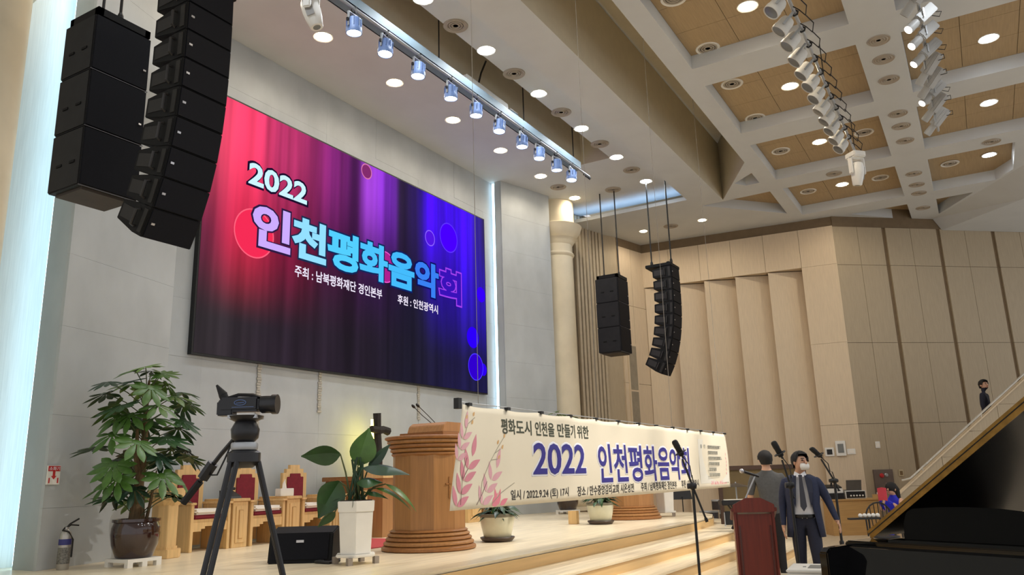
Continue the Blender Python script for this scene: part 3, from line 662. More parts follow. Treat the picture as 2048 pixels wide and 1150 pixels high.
def prism_x(mb, prof, x0, x1):      # profile in (y, z), extruded along x
    k = len(prof); vs = [(x0, y, z) for y, z in prof]+[(x1, y, z) for y, z in prof]
    return mb.add(vs, [tuple(range(k)), tuple(range(2*k-1, k-1, -1))]+[(i, (i+1) % k, k+(i+1) % k, k+i) for i in range(k)])
def prism_y(mb, prof, y0, y1):      # profile in (x, z), extruded along y
    k = len(prof); vs = [(x, y0, z) for x, z in prof]+[(x, y1, z) for x, z in prof]
    return mb.add(vs, [tuple(range(k)), tuple(range(2*k-1, k-1, -1))]+[(i, (i+1) % k, k+(i+1) % k, k+i) for i in range(k)])
def pulpit_chair(loc, label):
    t = thing('pulpit_chair', label, 'chair', loc, group='oak chairs along the stage wall')
    w_ = .29
    # stepped back
    prof_ = [(-.25, .05), (.25, .05), (.25, .98), (.18, .98), (.18, 1.04), (.10, 1.04), (.10, 1.10), (-.10, 1.10), (-.10, 1.04), (-.18, 1.04), (-.18, .98), (-.25, .98)]
    prism_y(MB(), prof_, .50, .56).build('backrest', M_oak, t, bevel=.005)
    prism_y(MB(), [(-.17, .50), (.17, .50), (.17, .92), (.11, .92), (.11, .97), (-.11, .97), (-.11, .92), (-.17, .92)], .485, .50).build('back_cushion', M_red, t, bevel=.006)
    for s in (-1, 1):
        MB().box((s*w_-.025, .0, .0), (s*w_+.025, .52, .58)).build('side_panel', M_oak, t, bevel=.005)
        MB().box((s*w_-.045, -.02, .58), (s*w_+.045, .52, .61)).build('armrest', M_oak, t, bevel=.006)
    MB().box((-w_+.025, .02, .36), (w_-.025, .5, .40)).build('seat', M_oak, t)
    prism_y(MB(), [(-w_+.025, .36), (-w_+.025, .25), (-.14, .25), (-.14, .28), (-.08, .28), (-.08, .31), (.08, .31), (.08, .28), (.14, .28), (.14, .25), (w_-.025, .25), (w_-.025, .36)], .01, .035).build('apron', M_oak, t)
    MB().box((-w_+.03, .0, .40), (w_-.03, .48, .455)).build('seat_pad', M_red, t, bevel=.015)
    cu = MB().box((-w_+.04, -.015, .455), (w_-.04, .45, .525)).build('cushion', M_cush, t, True, bevel=.03)
    return t
for i, x in enumerate((7.20, 8.17, 9.14)):
    pulpit_chair((x, 8.86, S), ('Leftmost', 'Middle', 'Rightmost')[i]+' oak pulpit chair with burgundy back and white cushion'+(', beside the pedestal', ', behind the tripod', ', behind the stage monitor')[i])
pulpit_chair((13.75, 8.72, S), 'Oak pulpit chair on the far side of the pulpit, mostly hidden by the banner')
def side_cabinet(loc, w_, label):
    t = thing('side_cabinet', label, 'cabinet', loc, group='oak cabinets between the chairs')
    MB().box((-w_/2, 0, 0), (w_/2, .55, .60)).build('body', M_oak, t, bevel=.005)
    MB().box((-w_/2-.02, -.02, .60), (w_/2+.02, .57, .64)).build('top', M_oak, t, bevel=.006)
    d_ = MB().box((-w_/2+.05, -.012, .06), (w_/2-.05, 0, .54)).build('door', M_oak, t, bevel=.004)
    MB().box((-w_/2+.09, -.018, .11), (w_/2-.09, -.008, .49)).build('door_panel', M_nose, d_, bevel=.004)
    MB().box((-w_/2+.10, -.024, .12), (w_/2-.10, -.012, .48)).build('raised_field', M_oak, d_, bevel=.004)
side_cabinet((7.685, 8.87, S), .26, 'Oak side cabinet with a black telephone on it, between two pulpit chairs')
side_cabinet((8.655, 8.87, S), .26, 'Oak side cabinet carrying the tissue box, between two pulpit chairs')
side_cabinet((9.63, 8.87, S), .28, 'Low oak cabinet right of the chairs, behind the white planter')
side_cabinet((13.2, 8.70, S), .42, 'Oak side cabinet seen below the left half of the banner')
t = thing('telephone', 'black desk telephone on the oak side cabinet', 'telephone', (7.68, 8.98, S+.64))
prism_x(MB(), [(0, 0), (.2, 0), (.2, .11), (.02, .03)], -.11, .11).build('base', M_black, t); MB().tube([(-.09, .12, .11), (-.08, .12, .13), (.0, .12, .135), (.08, .12, .13)], .02, 8).build('handset', M_black, t, True)
t = thing('tissue_box', 'white tissue box with a tissue pulled up, on the side cabinet', 'box', (8.64, 9.05, S+.64))
MB().box((-.13, -.06, 0), (.13, .06, .11)).build('carton', M_white, t, bevel=.006)
MB().add([(-.05, 0, .11), (.05, .01, .11), (.03, .02, .2), (.0, -.01, .25), (-.03, .015, .18), (-.02, -.02, .15)], [(0, 5, 4), (0, 1, 5), (1, 2, 5), (2, 3, 5), (3, 4, 5), (1, 0, 4, 3, 2)]).build('tissue', M_cush, t)
# pedestal
t = thing('pedestal', 'octagonal oak flower pedestal beside the brown tree pot', 'pedestal', (6.33, 8.62, S))
oc = lambda r_: [(r_*math.cos(PI/8+i*PI/4), r_*math.sin(PI/8+i*PI/4)) for i in range(8)]
MB().prism(oc(.21), 0, .10).build('plinth', M_oak, t, bevel=.006); MB().prism(oc(.15), .10, .62).build('shaft', M_oak, t, bevel=.004); MB().prism(oc(.165), .10, .13).build('base_moulding', M_oak, t)
MB().lathe([(.15, .60), (.21, .66), (.21, .67)], 8).build('capital', M_oak, t); MB().prism(oc(.22), .67, .80).build('top', M_oak, t, bevel=.006)
# pulpits
def pulpit(loc, label, desk=True):
    t = thing('pulpit', label, 'pulpit', loc, group='round oak pulpits')
    for k, (r_, z0, z1) in enumerate(((.57, 0, .06), (.545, .06, .112), (.52, .112, .16), (.497, .16, .205), (.475, .205, .24))):
        MB().lathe([(r_-.02, z0), (r_, z0+.012), (r_, z1-.02), (r_-.03, z1)], 48).build('plinth_step', M_oakd if k % 2 else M_oakm, t, True)
    bd = MB().lathe([(.445, .24), (.445, 1.10)], 10, M=Matrix.Rotation(math.radians(8), 4, 'Z')).build('body', M_oakd, t)
    for k, (r_, z0, z1) in enumerate(((.455, 1.09, 1.135), (.47, 1.135, 1.185), (.49, 1.185, 1.235), (.51, 1.235, 1.285), (.54, 1.285, 1.33))):
        MB().lathe([(r_-.03, z0), (r_, z0+.02), (r_, z1-.008), (r_-.02, z1)], 48).build('cornice_step', M_oakd if k % 2 else M_oakm, t, True)
    if desk:
        MB().box((-.20, -.36, 1.33), (.46, .30, 1.375)).build('desk_base', M_oakm, t, bevel=.006)
        prism_y(MB(), [(-.13, 1.375), (.46, 1.375), (.46, 1.50), (-.02, 1.50), (-.09, 1.46)], -.30, .24).build('reading_desk', M_oakd, t, bevel=.008)
        for s in (0, 1):
            y_ = -.05+.12*s
            MB().tube([(.08+.1*s, y_, 1.5), (-.1+.06*s, y_, 1.60), (-.27+.07*s, y_, 1.69)], .005, 6).build('microphone_neck', M_black, t, True)
            MB().lathe([(.006, -.02), (.016, 0), (.018, .03), (.010, .05)], 10, M=Matrix.Translation((-.27+.07*s, y_, 1.69)) @ Matrix.Rotation(math.radians(-62), 4, 'Y')).build('microphone', M_black, t, True)
    a = math.radians(-109); cx_, cy_ = .425*math.cos(a), .425*math.sin(a); R_ = Matrix.Translation((cx_, cy_, .72)) @ Matrix.Rotation(a+PI/2, 4, 'Z')
    MB().box((-.008, -.012, -.13), (.008, .012, .12), R_).box((-.05, -.012, .03), (.05, .012, .045), R_).build('cross_emblem', M_oakm, t)
    return t
pulpit((8.05, 5.97, S), 'large round oak pulpit with stepped mouldings and two gooseneck microphones')
pulpit((14.35, 5.95, S), 'smaller looking round oak pulpit beyond, its stepped foot seen below the banner', False)
# communion table, cross, stand
t = thing('communion_table', 'oak communion table behind the white planter', 'table', (9.95, 8.80, S))
MB().box((0, 0, 0), (1.35, .6, .78)).build('body', M_oakd, t); MB().box((-.05, -.05, .78), (1.4, .65, .83)).box((-.09, -.09, .83), (1.44, .69, .90)).build('top', M_oakm, t, bevel=.008)
for k in range(3): MB().box((.06+.44*k, -.012, .12), (.40+.44*k, 0, .68)).build('panel', M_oak, t, bevel=.004)
M_cross = mat('charred_wood', (46, 40, 36), .85, var=.25, scale=12, stretch=(3, 3, .7), bump=.6)
t = thing('wooden_cross', 'dark rough wooden cross lit yellow from behind', 'cross', (10.86, 9.15, S+.90))
MB().tube([(.03, 0, .0), (.02, 0, .35), (.0, .01, .7), (-.03, 0, 1.08)], [.065, .07, .065, .07], 8).build('upright', M_cross, t)
MB().tube([(-.2, -.02, .80), (-.02, -.03, .78), (.12, -.02, .80), (.25, -.02, .77)], [.06, .07, .065, .075], 8).build('crossbeam', M_cross, t)
MB().box((-.14, -.1, 0), (.2, .12, .06)).build('base', M_cross, t, bevel=.01)
MB().box((-.02, .12, .1), (.04, .15, .98)).build('back_lamp', emis('yellow_lamp', (1.0, .85, .15), 14), t)
t = thing('book_stand', 'oak stand with an open white book beside the cross', 'stand', (9.45, 7.85, S))
MB().box((.05, .05, 0), (.45, .35, .86)).build('body', M_oakd, t); prism_x(MB(), [(0, .86), (.42, .86), (.42, 1.0), (0, .92)], 0, .5).build('sloped_top', M_oak, t); prism_x(MB(), [(.03, .93), (.38, 1.0), (.38, 1.03), (.03, .96)], .04, .46).build('open_book', M_cush, t)
t = MB().box((7.9, 6.75, S), (9.3, 8.3, S+.008)).build('carpet_runner', mat('red_carpet', (176, 60, 60), .9, var=.1, scale=60)); tag(t, 'red carpet runner behind the pulpit', 'carpet')
# stage monitor
t = thing('stage_monitor', 'black wedge stage monitor lying beside the tripod', 'speaker', (6.30, 6.35, S), math.radians(-62))
prism_x(MB(), [(0, 0), (.42, 0), (.46, .10), (.30, .36), (.06, .30)], -.34, .34).build('cabinet', M_box, t, bevel=.01)
prism_x(MB(), [(-.01, .04), (.05, .29), (.045, .30), (-.02, .04)], -.30, .30).build('grille', M_grill, t)
MB().cbox((.0, .015, .22), (.08, .01, .025)).build('badge', M_logo, t)
MB().tube([(.30, .1, .02), (.2, -.08, .02), (.36, -.16, .015), (.42, .0, .02), (.35, .2, .02)], .018, 6).build('cable', M_black, t, True)
# extinguisher and sign
t = thing('fire_extinguisher', 'grey silver fire extinguisher with blue label on the floor below the red sign', 'extinguisher', (5.10, 8.56, S))
MB().lathe([(.055, 0), (.06, .01), (.06, .33), (.05, .38), (.022, .41), (.022, .43)], 24).build('cylinder', mat('extinguisher_silver', (176, 172, 166), .3, .5), t, True)
MB().lathe([(.0605, .25), (.0615, .26), (.0615, .30), (.0605, .31)], 24).build('label_band', mat('label_blue', (50, 52, 120), .5), t)
MB().lathe([(.0605, .06), (.061, .065), (.061, .22), (.0605, .225)], 24).build('label_print', mat('label_grey', (120, 118, 112), .5, var=.3, scale=60), t)
MB().tube([(0, 0, .42), (.03, -.01, .46), (.12, -.02, .51)], .009, 6).tube([(0, 0, .42), (.05, 0, .45), (.13, -.01, .44)], .008, 6).build('lever', M_black, t)
MB().tube([(-.01, 0, .43), (-.05, -.02, .40), (.0, -.05, .38), (.06, -.04, .3), (.065, -.03, .12)], .009, 6).build('hose', M_black, t, True)
t = thing('fire_sign', 'small red and white fire extinguisher sign on the stone wing wall', 'sign', (4.99, 8.725, 1.725), math.radians(15.5))
MB().box((-.085, -.012, -.10), (.085, 0, .10)).build('plate', M_white, t)
M_sgn = mat('sign_red', (190, 40, 44), .5)
MB().box((-.08, -.015, .04), (.08, -.012, .095)).build('red_header', M_sgn, t)
prism_y(MB(), [(-.015, .04), (.015, .04), (.015, -.01), (.035, -.01), (0, -.045), (-.035, -.01), (-.015, -.01)], -.016, -.012).build('arrow', M_sgn, t)
MB().box((-.065, -.015, -.085), (-.05, -.012, -.03)).build('bar_mark', M_sgn, t); MB().box((.05, -.015, -.085), (.065, -.012, -.03)).build('bar_mark', M_sgn, t)
lettering('소화기', -.07, -.0165, .048, .14, .04, M_wht, t, .01)

# ================================================================== plants
def leaf_blade(L, w_, droop, fold=.15, n=7, shape=.8):
    """one leaf along +x, curving down; returns verts and faces"""
    vs = []; fs = []
    for i in range(n+1):
        tt = i/n; x = L*tt; z = -droop*L*tt*tt; hw = w_*.5*math.sin(PI*min(.985, max(.04, tt**shape)))
        vs += [(x, -hw, z-hw*fold), (x, 0, z+hw*fold*.6), (x, hw, z-hw*fold)]
    for i in range(n):
        a = i*3; fs += [(a, a+1, a+4, a+3), (a+1, a+2, a+5, a+4)]
    return vs, fs
def palmate(scale, lobes=8, droop=.35):
    mb = MB()
    for k in range(lobes):
        a = math.radians(-125+250*k/(lobes-1)); L = scale*(1-.32*abs(a)/math.radians(125))
        v, f = leaf_blade(L, scale*.285, droop+random.uniform(-.08, .15), .2, 6, 1.45)
        R_ = Matrix.Rotation(a, 4, 'Z')
        mb.add([R_ @ Vector(p) for p in v], f)
    mb.lathe([(.005, -.01), (scale*.16, -.006), (scale*.14, .0), (.005, .006)], 10)
    return mb
t = thing('potted_tree', 'tall green potted tree with hand-shaped leaves in a glazed brown pot', 'plant', (5.60, 8.10, S))
MB().box((-.2, -.2, .05), (.2, .2, .085)).build('tray', M_white, t)
for sx_, sy_ in ((-.17, -.17), (.17, -.17), (-.17, .17), (.17, .17), (0, -.17)): MB().cbox((sx_, sy_, .025), (.06, .06, .05)).build('tray_foot', M_white, t)
pt = MB().lathe([(.17, .085), (.19, .10), (.235, .22), (.25, .33), (.245, .40), (.225, .45), (.245, .46), (.245, .49), (.21, .49), (.20, .44)], 32).build('pot', M_potb, t, True)
MB().lathe([(.205, .45), (.01, .47)], 20).build('pebbles', mat('pebbles', (196, 188, 172), .9, var=.25, scale=40, bump=.6), t)
trunk = MB().tube([(-.02, .02, .44), (-.02, .0, .7), (.02, .02, 1.0), (.02, .0, 1.4), (.0, 0, 1.8), (.02, 0, 2.0)], [.06, .055, .048, .035, .025, .012], 10).build('trunk', M_bark, t, True)
MB().tube([(.05, 0, .44), (.04, .03, .8), (-.05, .02, 1.15), (-.08, 0, 1.45)], [.045, .04, .03, .015], 8).build('trunk', M_bark, t, True)
MB().tube([(.10, -.02, .46), (.13, -.03, .65), (.16, -.02, .85), (.2, 0, 1.0)], [.02, .018, .015, .008], 6).build('trunk', M_bark, t, True)
tiers = ((.74, .42, 6, .25, .27), (.90, .50, 6, .10, .27), (1.12, .50, 6, .05, .27), (1.30, .56, 7, .0, .28), (1.50, .52, 7, .1, .27), (1.68, .54, 6, .2, .26), (1.84, .46, 6, .3, .25), (1.97, .34, 5, .45, .24), (2.06, .18, 4, .7, .22))
pal = [palmate(1.0, 8, .16), palmate(1.0, 7, .28), palmate(1.0, 9, .1)]
pm = [p.build('leaf', None) for p in pal]; pmesh = [o.data for o in pm]
for o in pm: bpy.data.objects.remove(o)
lm_variants = {}
ti = 0
for (z, rad, n_, up, sc) in tiers:
    for k in range(n_):
        a = 2*PI*k/n_+ti*.7+random.uniform(-.25, .25); r_ = rad*random.uniform(.55, 1.2); zz = z+random.uniform(-.08, .08)
        e = Vector((r_*math.cos(a), r_*math.sin(a)*.75, zz+up*.12)); s0 = Vector((0, 0, zz-.22))
        st_ = MB().tube([s0, s0.lerp(e, .5)+Vector((0, 0, .03)), e], .006, 5, False).build('stem', M_stem, t)
        mi = random.choice((0, 1, 2)); ci = 3 if z > 1.9 and random.random() < .6 else random.choice((0, 1, 1, 2, 0))
        key = (mi, ci)
        if key not in lm_variants:
            me = pmesh[mi].copy(); me.materials.clear(); me.materials.append(M_lf[ci]); me.polygons.foreach_set('use_smooth', [True]*len(me.polygons)); lm_variants[key] = me
        o = bpy.data.objects.new('leaf', lm_variants[key]); COL.objects.link(o); o.parent = st_
        o.location = e; s = sc*random.uniform(.9, 1.25); o.scale = (s, s, s)
        o.rotation_euler = Euler((random.uniform(-.35, .35), math.radians(26)+random.uniform(-.3, .55)-up*.5, a), 'XYZ')
    ti += 1

def big_leaf_at(par, root, tip_base, direction, L, w_, roll, m, droop=.3, fold=.25):
    st_ = MB().tube([root, Vector(root).lerp(Vector(tip_base), .5)+Vector((0, 0, .05)), tip_base], [.011, .009, .007], 6, False).build('stem', M_stem, par, True)
    v, f = leaf_blade(L, w_, droop, fold, 10, .72)
    d_ = Vector(direction).normalized(); q = d_.to_track_quat('X', 'Z').to_matrix().to_4x4() @ Matrix.Rotation(roll, 4, 'X')
    M_ = Matrix.Translation(tip_base) @ q
    return MB().add([M_ @ Vector(p) for p in v], f).build('leaf', m, st_, True)
def tall_planter(loc, label, rz=0.0):
    t = thing('tall_planter', label, 'plant', loc, rz, 'white hexagonal planters')
    def fr(a, b, z0, z1): return [(-a, -a, z0), (a, -a, z0), (a, a, z0), (-a, a, z0), (-b, -b, z1), (b, -b, z1), (b, b, z1), (-b, b, z1)]
    fcs = [(0, 3, 2, 1), (4, 5, 6, 7), (0, 1, 5, 4), (1, 2, 6, 5), (2, 3, 7, 6), (3, 0, 4, 7)]
    MB().lathe([(.175, .10), (.198, .51)], 6).build('pot', M_white, t, bevel=.006)
    MB().lathe([(.208, .51), (.215, .62)], 6).build('pot_rim', M_white, t, bevel=.006)
    MB().lathe([(.19, .618), (.18, .628)], 6).build('soil', M_soil, t)
    MB().lathe([(.22, .07), (.225, .10)], 6).build('trolley', M_white, t, bevel=.008)
    for x in (-.15, .15):
        for y in (-.15, .15): MB().cbox((x, y, .035), (.05, .05, .07)).build('caster', mat('caster_grey', (150, 140, 130), .5), t)
    return t
pw = tall_planter((6.46, 5.72, S), 'white hexagonal planter with broad paddle leaves in front of the pulpit', math.radians(-20))
RZ = math.radians(20)
def wv(x, y, z):   # screen-right / away / up offsets turned into the planter frame
    c_, s_ = math.cos(RZ), math.sin(RZ); X = .50*x+.86*y; Y = -.86*x+.50*y
    return Vector((X*c_-Y*s_, X*s_+Y*c_, z))
Z0 = .62
for (bx_, bz_, ex, ez, ey, dx, dz, L, w_, roll, mi, dr) in (
    (-.06, Z0, -.18, 1.10, 0, -1.0, .05, .36, .20, 1.0, 1, .15), (-.02, Z0, .0, .98, .05, .25, 1.0, .36, .24, 1.3, 0, .1), (-.05, Z0, -.17, .82, -.05, -.5, -.75, .36, .24, 1.1, 1, .25),
    (.02, Z0, .06, .95, 0, .95, .12, .42, .20, .5, 2, .35), (.04, Z0, .10, .95, .1, .6, .7, .30, .10, 1.2, 2, .1), (.03, Z0, .02, .80, -.1, .8, .25, .22, .16, .6, 1, .4),
    (.06, Z0, .20, .74, 0, 1, .1, .30, .09, .4, 0, .9), (-.05, Z0, -.14, .65, 0, -.9, -.1, .16, .08, .3, 2, .4), (.06, Z0, .10, .70, -.05, .8, .1, .2, .10, .4, 1, .5), (.05, Z0, .3, .78, .02, .9, -.25, .34, .08, .5, 0, .6),
    (0, Z0, .0, .66, -.14, .1, -.8, .14, .12, .2, 2, .3), (-.1, Z0, -.2, .52, -.1, -.5, -.3, .2, .12, .5, 1, .2)):
    big_leaf_at(pw, wv(bx_, 0, bz_), wv(ex, ey, ez), wv(dx, .05, dz), L*1.12, w_*1.22, roll, M_lf[mi], dr)
for k in range(9): MB().tube([wv(random.uniform(-.08, .1), random.uniform(-.06, .06), Z0), wv(random.uniform(-.09, .1), 0, Z0+random.uniform(.3, .45))], .012, 6, False).build('stem', M_lf[2], pw)
pf = tall_planter((15.15, 5.55, S), 'white hexagonal planter standing beyond the second pulpit, under the banner end', .3)
for k in range(8):
    a = k*.8; big_leaf_at(pf, (0, 0, .62), (.1*math.cos(a), .1*math.sin(a), .74+.05*(k % 3)), (math.cos(a), math.sin(a), .3), .24, .1, .3, M_lf[k % 3])
def bowl_pot(loc, label):
    t = thing('bowl_planter', label, 'plant', loc, group='pale glazed planters at the stage front')
    MB().lathe([(.14, .0), (.20, .01), (.23, .05), (.225, .06), (.14, .03)], 28).build('saucer', mat('saucer_brown', (70, 56, 48), .4), t, True)
    MB().lathe([(.155, .035), (.18, .06), (.215, .2), (.23, .30), (.225, .33), (.20, .33), (.19, .29)], 28).build('pot', mat('celadon_glaze', (206, 204, 180), .3, var=.06, scale=4, coat=.3), t, True)
    MB().lathe([(.230, .31), (.236, .32), (.234, .35), (.21, .355), (.20, .33)], 28).build('pot_rim', mat('rim_leaf_shade', (112, 108, 92), .4), t, True)  # shade of the leaves on the pot top, painted as a darker rim
    MB().lathe([(.2, .33), (.01, .34)], 16).build('soil', M_soil, t)
    for k in range(46):
        a = random.uniform(0, 2*PI); r_ = random.uniform(.02, .19); h_ = random.uniform(.34, .50)
        big_leaf_at(t, (r_*.4*math.cos(a), r_*.4*math.sin(a), .33), (r_*math.cos(a), r_*math.sin(a), h_), (math.cos(a), math.sin(a), .35), random.uniform(.13, .2), .075, random.uniform(-.4, .4), M_lf[random.choice((1, 2, 2))], .9)
bowl_pot((9.22, 5.72, S), 'pale glazed planter with dark leaves under the banner, nearer the pulpit')
bowl_pot((12.80, 5.86, S), 'pale glazed planter with dark leaves under the banner, beside the second pulpit')
t = thing('potted_tree', 'brown glazed pot on a white tray by the right wing, leaf tips above the banner', 'plant', (16.30, 8.25, S))
MB().box((-.2, -.2, .05), (.2, .2, .085)).build('tray', M_white, t)
for sx_, sy_ in ((-.17, -.17), (.17, -.17), (-.17, .17), (.17, .17), (0, -.17)): MB().cbox((sx_, sy_, .025), (.06, .06, .05)).build('tray_foot', M_white, t)
MB().lathe([(.17, .085), (.19, .10), (.235, .22), (.25, .33), (.245, .40), (.225, .45), (.245, .46), (.245, .49), (.21, .49), (.20, .44)], 28).build('pot', M_potb, t, True)
MB().tube([(0, 0, .44), (.02, 0, 1.2), (-.02, 0, 2.1)], [.05, .035, .015], 8).build('trunk', M_bark, t, True)
for k in range(22):
    a = k*1.3; z = 1.1+1.05*k/21; r_ = .32*(1.2-.6*k/21); e = Vector((r_*math.cos(a), r_*math.sin(a), z+.1))
    st_ = MB().tube([(0, 0, z-.15), e], .006, 5, False).build('stem', M_stem, t)
    o = bpy.data.objects.new('leaf', list(lm_variants.values())[k % len(lm_variants)]); COL.objects.link(o); o.parent = st_; o.location = e; o.scale = (.24,)*3; o.rotation_euler = (0, .3, a)
t = thing('timber_block', 'small plain wooden block on the stage beside the second pale planter', 'block', (12.75, 6.35, S)); MB().box((-.05, -.08, 0), (.05, .08, .22)).build('block', M_oak, t, bevel=.004)
t.name = 'timber_block'

# ================================================================== video camera on tripod
M_cambk = mat('camera_black', (22, 22, 26), .35, var=.1); M_rub = mat('rubber_black', (16, 16, 16), .7)
t = thing('tripod', 'black video tripod with double-tube legs in front of the stage steps', 'tripod', (1.90, 2.19, 0), math.radians(-60))
H = 1.66
MB().lathe([(.03, H-.05), (.055, H-.03), (.055, H), (.04, H+.01)], 16).build('crown', M_cambk, t, True)
MB().lathe([(.042, H+.01), (.045, H+.015), (.045, H+.03), (.042, H+.035)], 16).build('level_ring', M_alu, t, True)
MB().lathe([(.03, H+.035), (.045, H+.05), (.048, H+.08), (.035, H+.105), (.055, H+.115), (.06, H+.125)], 16).build('fluid_head', M_cambk, t, True)
for (fx, fy) in ((-.40, .14), (.42, .20), (-.18, -.46)):
    L_ = Vector((fx, fy, .02)); T_ = Vector((fx*.1, fy*.1, H-.03)); sd = Vector((-fy, fx, 0)).normalized()*.014
    lg = MB().tube([T_+sd, T_.lerp(L_, .55)+sd], .009, 8).tube([T_-sd, T_.lerp(L_, .55)-sd], .009, 8).build('leg', M_cambk, t, True)
    MB().tube([T_.lerp(L_, .5), L_], .011, 8).build('lower_tube', M_alu, lg, True); MB().cbox(T_.lerp(L_, .52), (.06, .04, .05)).build('leg_lock', M_rub, lg); MB().ball(L_, .02, 8, 6).build('foot', M_rub, lg, True)
ph = MB().tube([(-.01, 0, H+.08), (-.09, .03, H+.0), (-.20, .06, H-.13)], .008, 8).build('pan_handle', M_cambk, t, True)
MB().tube([(-.165, .05, H-.09), (-.225, .065, H-.16)], .013, 8).build('grip', M_rub, ph, True); MB().tube([(-.12, .04, H-.03), (-.155, .045, H-.08)], .02, 8).build('remote_control', M_cambk, ph, True)
MB().tube([(-.05, .02, H+.04), (-.07, .01, H-.02), (-.1, .03, H-.07), (-.14, .04, H-.07)], .003, 5).build('cable', M_black, ph, True)
t = thing('video_camera', 'black video camera with angled viewfinder mounted on the tripod', 'camera', (1.90, 2.19, H+.127), math.radians(-60))
MB().box((-.088, -.03, .012), (.05, .03, .062)).build('body', M_cambk, t, bevel=.008); MB().box((-.095, -.025, .0), (-.04, .025, .05)).build('battery', M_cambk, t, bevel=.004)
MB().lathe([(.026, .05), (.03, .055), (.03, .085), (.034, .09), (.034, .108), (.03, .108)], 20, M=Matrix.Translation((0, 0, .036)) @ Matrix.Rotation(PI/2, 4, 'Y')).build('lens', M_cambk, t, True)
MB().tube([(-.075, 0, .055), (-.085, 0, .075)], .015, 10).tube([(-.083, 0, .072), (-.108, 0, .108)], [.016, .004], 10).build('viewfinder', M_rub, t, True)
MB().tube([(-.07, 0, .06), (-.03, 0, .072), (.02, 0, .07), (.05, 0, .06)], .006, 6).build('top_handle', M_cambk, t, True)
ov = [(-.012+.02*math.cos(2*PI*i/20), -.0315, .042+.009*math.sin(2*PI*i/20)) for i in range(21)]
MB().tube(ov, .0013, 5).tube([(-.026, -.0315, .040), (.002, -.0315, .042)], .0013, 5).build('side_emblem', mat('logo_blue', (96, 120, 170), .4), t)
MB().box((-.04, -.0315, .026), (.035, -.030, .0275)).build('blue_stripe', mat('logo_blue', (96, 120, 170), .4), t)
MB().box((-.05, -.04, -.012), (.05, .04, 0.0)).build('mount_plate', M_alu, t)

# ================================================================== microphones
def mic_stand(loc, ztop, zcl, boom_dir, boom_tail, label, rz=0.0, mic_tilt=-25):
    t = thing('microphone_stand', label, 'microphone', loc, rz, 'condenser microphones on stands')
    MB().tube([(0, 0, .02), (0, 0, zcl*.45)], .016, 10).tube([(0, 0, zcl*.45), (0, 0, zcl)], .012, 10).build('pole', M_black, t, True)
    for k in range(3):
        a = k*2*PI/3+.4; MB().tube([(0, 0, .22), (.32*math.cos(a), .32*math.sin(a), .015)], .011, 6).build('leg', M_black, t, True)
    MB().lathe([(.02, zcl*.45-.04), (.022, zcl*.45), (.016, zcl*.45+.02)], 10).build('height_lock', M_black, t, True)
    MB().ball((0, 0, zcl), .034, 10, 8).tube([(-.045, 0, zcl), (.03, 0, zcl)], .024, 10).build('clutch', M_black, t, True)
    bd = Vector(boom_dir); tail = Vector((0, 0, zcl))+Vector(boom_tail)
    e = Vector((bd.x, bd.y, ztop-.16))
    bm_ = MB().tube([tail, (0, 0, zcl), e], .009, 8).build('boom', M_black, t, True)
    MB().tube([tail, tail+(tail-Vector((0, 0, zcl)))*.12], .014, 8).build('counterweight', M_black, bm_, True)
    R_ = Matrix.Translation(e+Vector((0, 0, .03))) @ Matrix.Rotation(math.radians(mic_tilt), 4, 'Y')
    MB().lathe([(.02, 0), (.026, .01), (.026, .08), (.028, .085), (.028, .13), (.022, .145), (.01, .15)], 14, M=R_).build('microphone', M_rub, t, True)
    rg = [R_ @ Vector((.05*math.cos(a), .05*math.sin(a), .03)) for a in [2*PI*i/12 for i in range(13)]]
    MB().tube(rg, .006, 6).tube([R_ @ Vector((0, 0, -.02)), R_ @ Vector((0, 0, .0))], .01, 6).build('shock_mount', M_black, t, True)
    MB().tube([R_ @ Vector((0, 0, 0)), e+Vector((.06, 0, -.06)), e+Vector((.07, 0, -.16)), e.lerp(Vector((0, 0, zcl)), .6)+Vector((.03, 0, 0)), (.012, 0, zcl-.02)], .0045, 6).build('cable', M_black, t, True)
    return t
mic_stand((6.88, 2.26, 0), 1.83, 1.44, (-.07, 0, 0), (.09, 0, -.27), 'black condenser microphone on a boom stand in front of the banner end', math.radians(-60))
mic_stand((7.42, 1.55, 0), 1.80, 1.42, (-.05, 0, 0), (.02, .02, -.10), 'black condenser microphone on a stand in front of the suited man', math.radians(-60))
mic_stand((11.32, 1.80, 0), 1.84, 1.40, (-.10, 0, 0), (.03, 0, -.12), 'black condenser microphone on a stand between the suited man and the piano lid', math.radians(-60), -35).scale = (1.4, 1.4, 1)
# red lectern and its boom microphone
M_mahog = wood('mahogany', (108, 36, 20), .4, .12, 2, 2.2, .0)
t = thing('lectern', 'dark red mahogany lectern right of the stage steps', 'lectern', (8.97, 2.29, 0), math.radians(-72))
t.scale = (.80, .9, 1.0)
prism_y(MB(), [(-.24, 0), (.24, 0), (.235, .9), (.235, 1.10), (-.235, 1.10), (-.235, .9)], -.03, .0).build('front_panel', M_mahog, t)
for s in (-1, 1): prism_x(MB(), [(-.03, .0), (.34, 0), (.34, 1.05), (-.03, 1.16)], s*.24-.025, s*.24+.025).build('side_panel', M_mahog, t, bevel=.004)
prism_x(MB(), [(-.06, 1.13), (.38, 1.02), (.38, 1.05), (-.06, 1.17)], -.30, .30).build('top', M_mahog, t, bevel=.006)
prism_y(MB(), [(-.27, 1.12), (.27, 1.12), (.27, 1.20), (.10, 1.27), (-.10, 1.27), (-.27, 1.20)], -.075, -.05).build('top_rail', M_mahog, t, bevel=.004)
MB().box((-.30, -.06, 0), (.30, .38, .06)).build('plinth', M_mahog, t, bevel=.006)
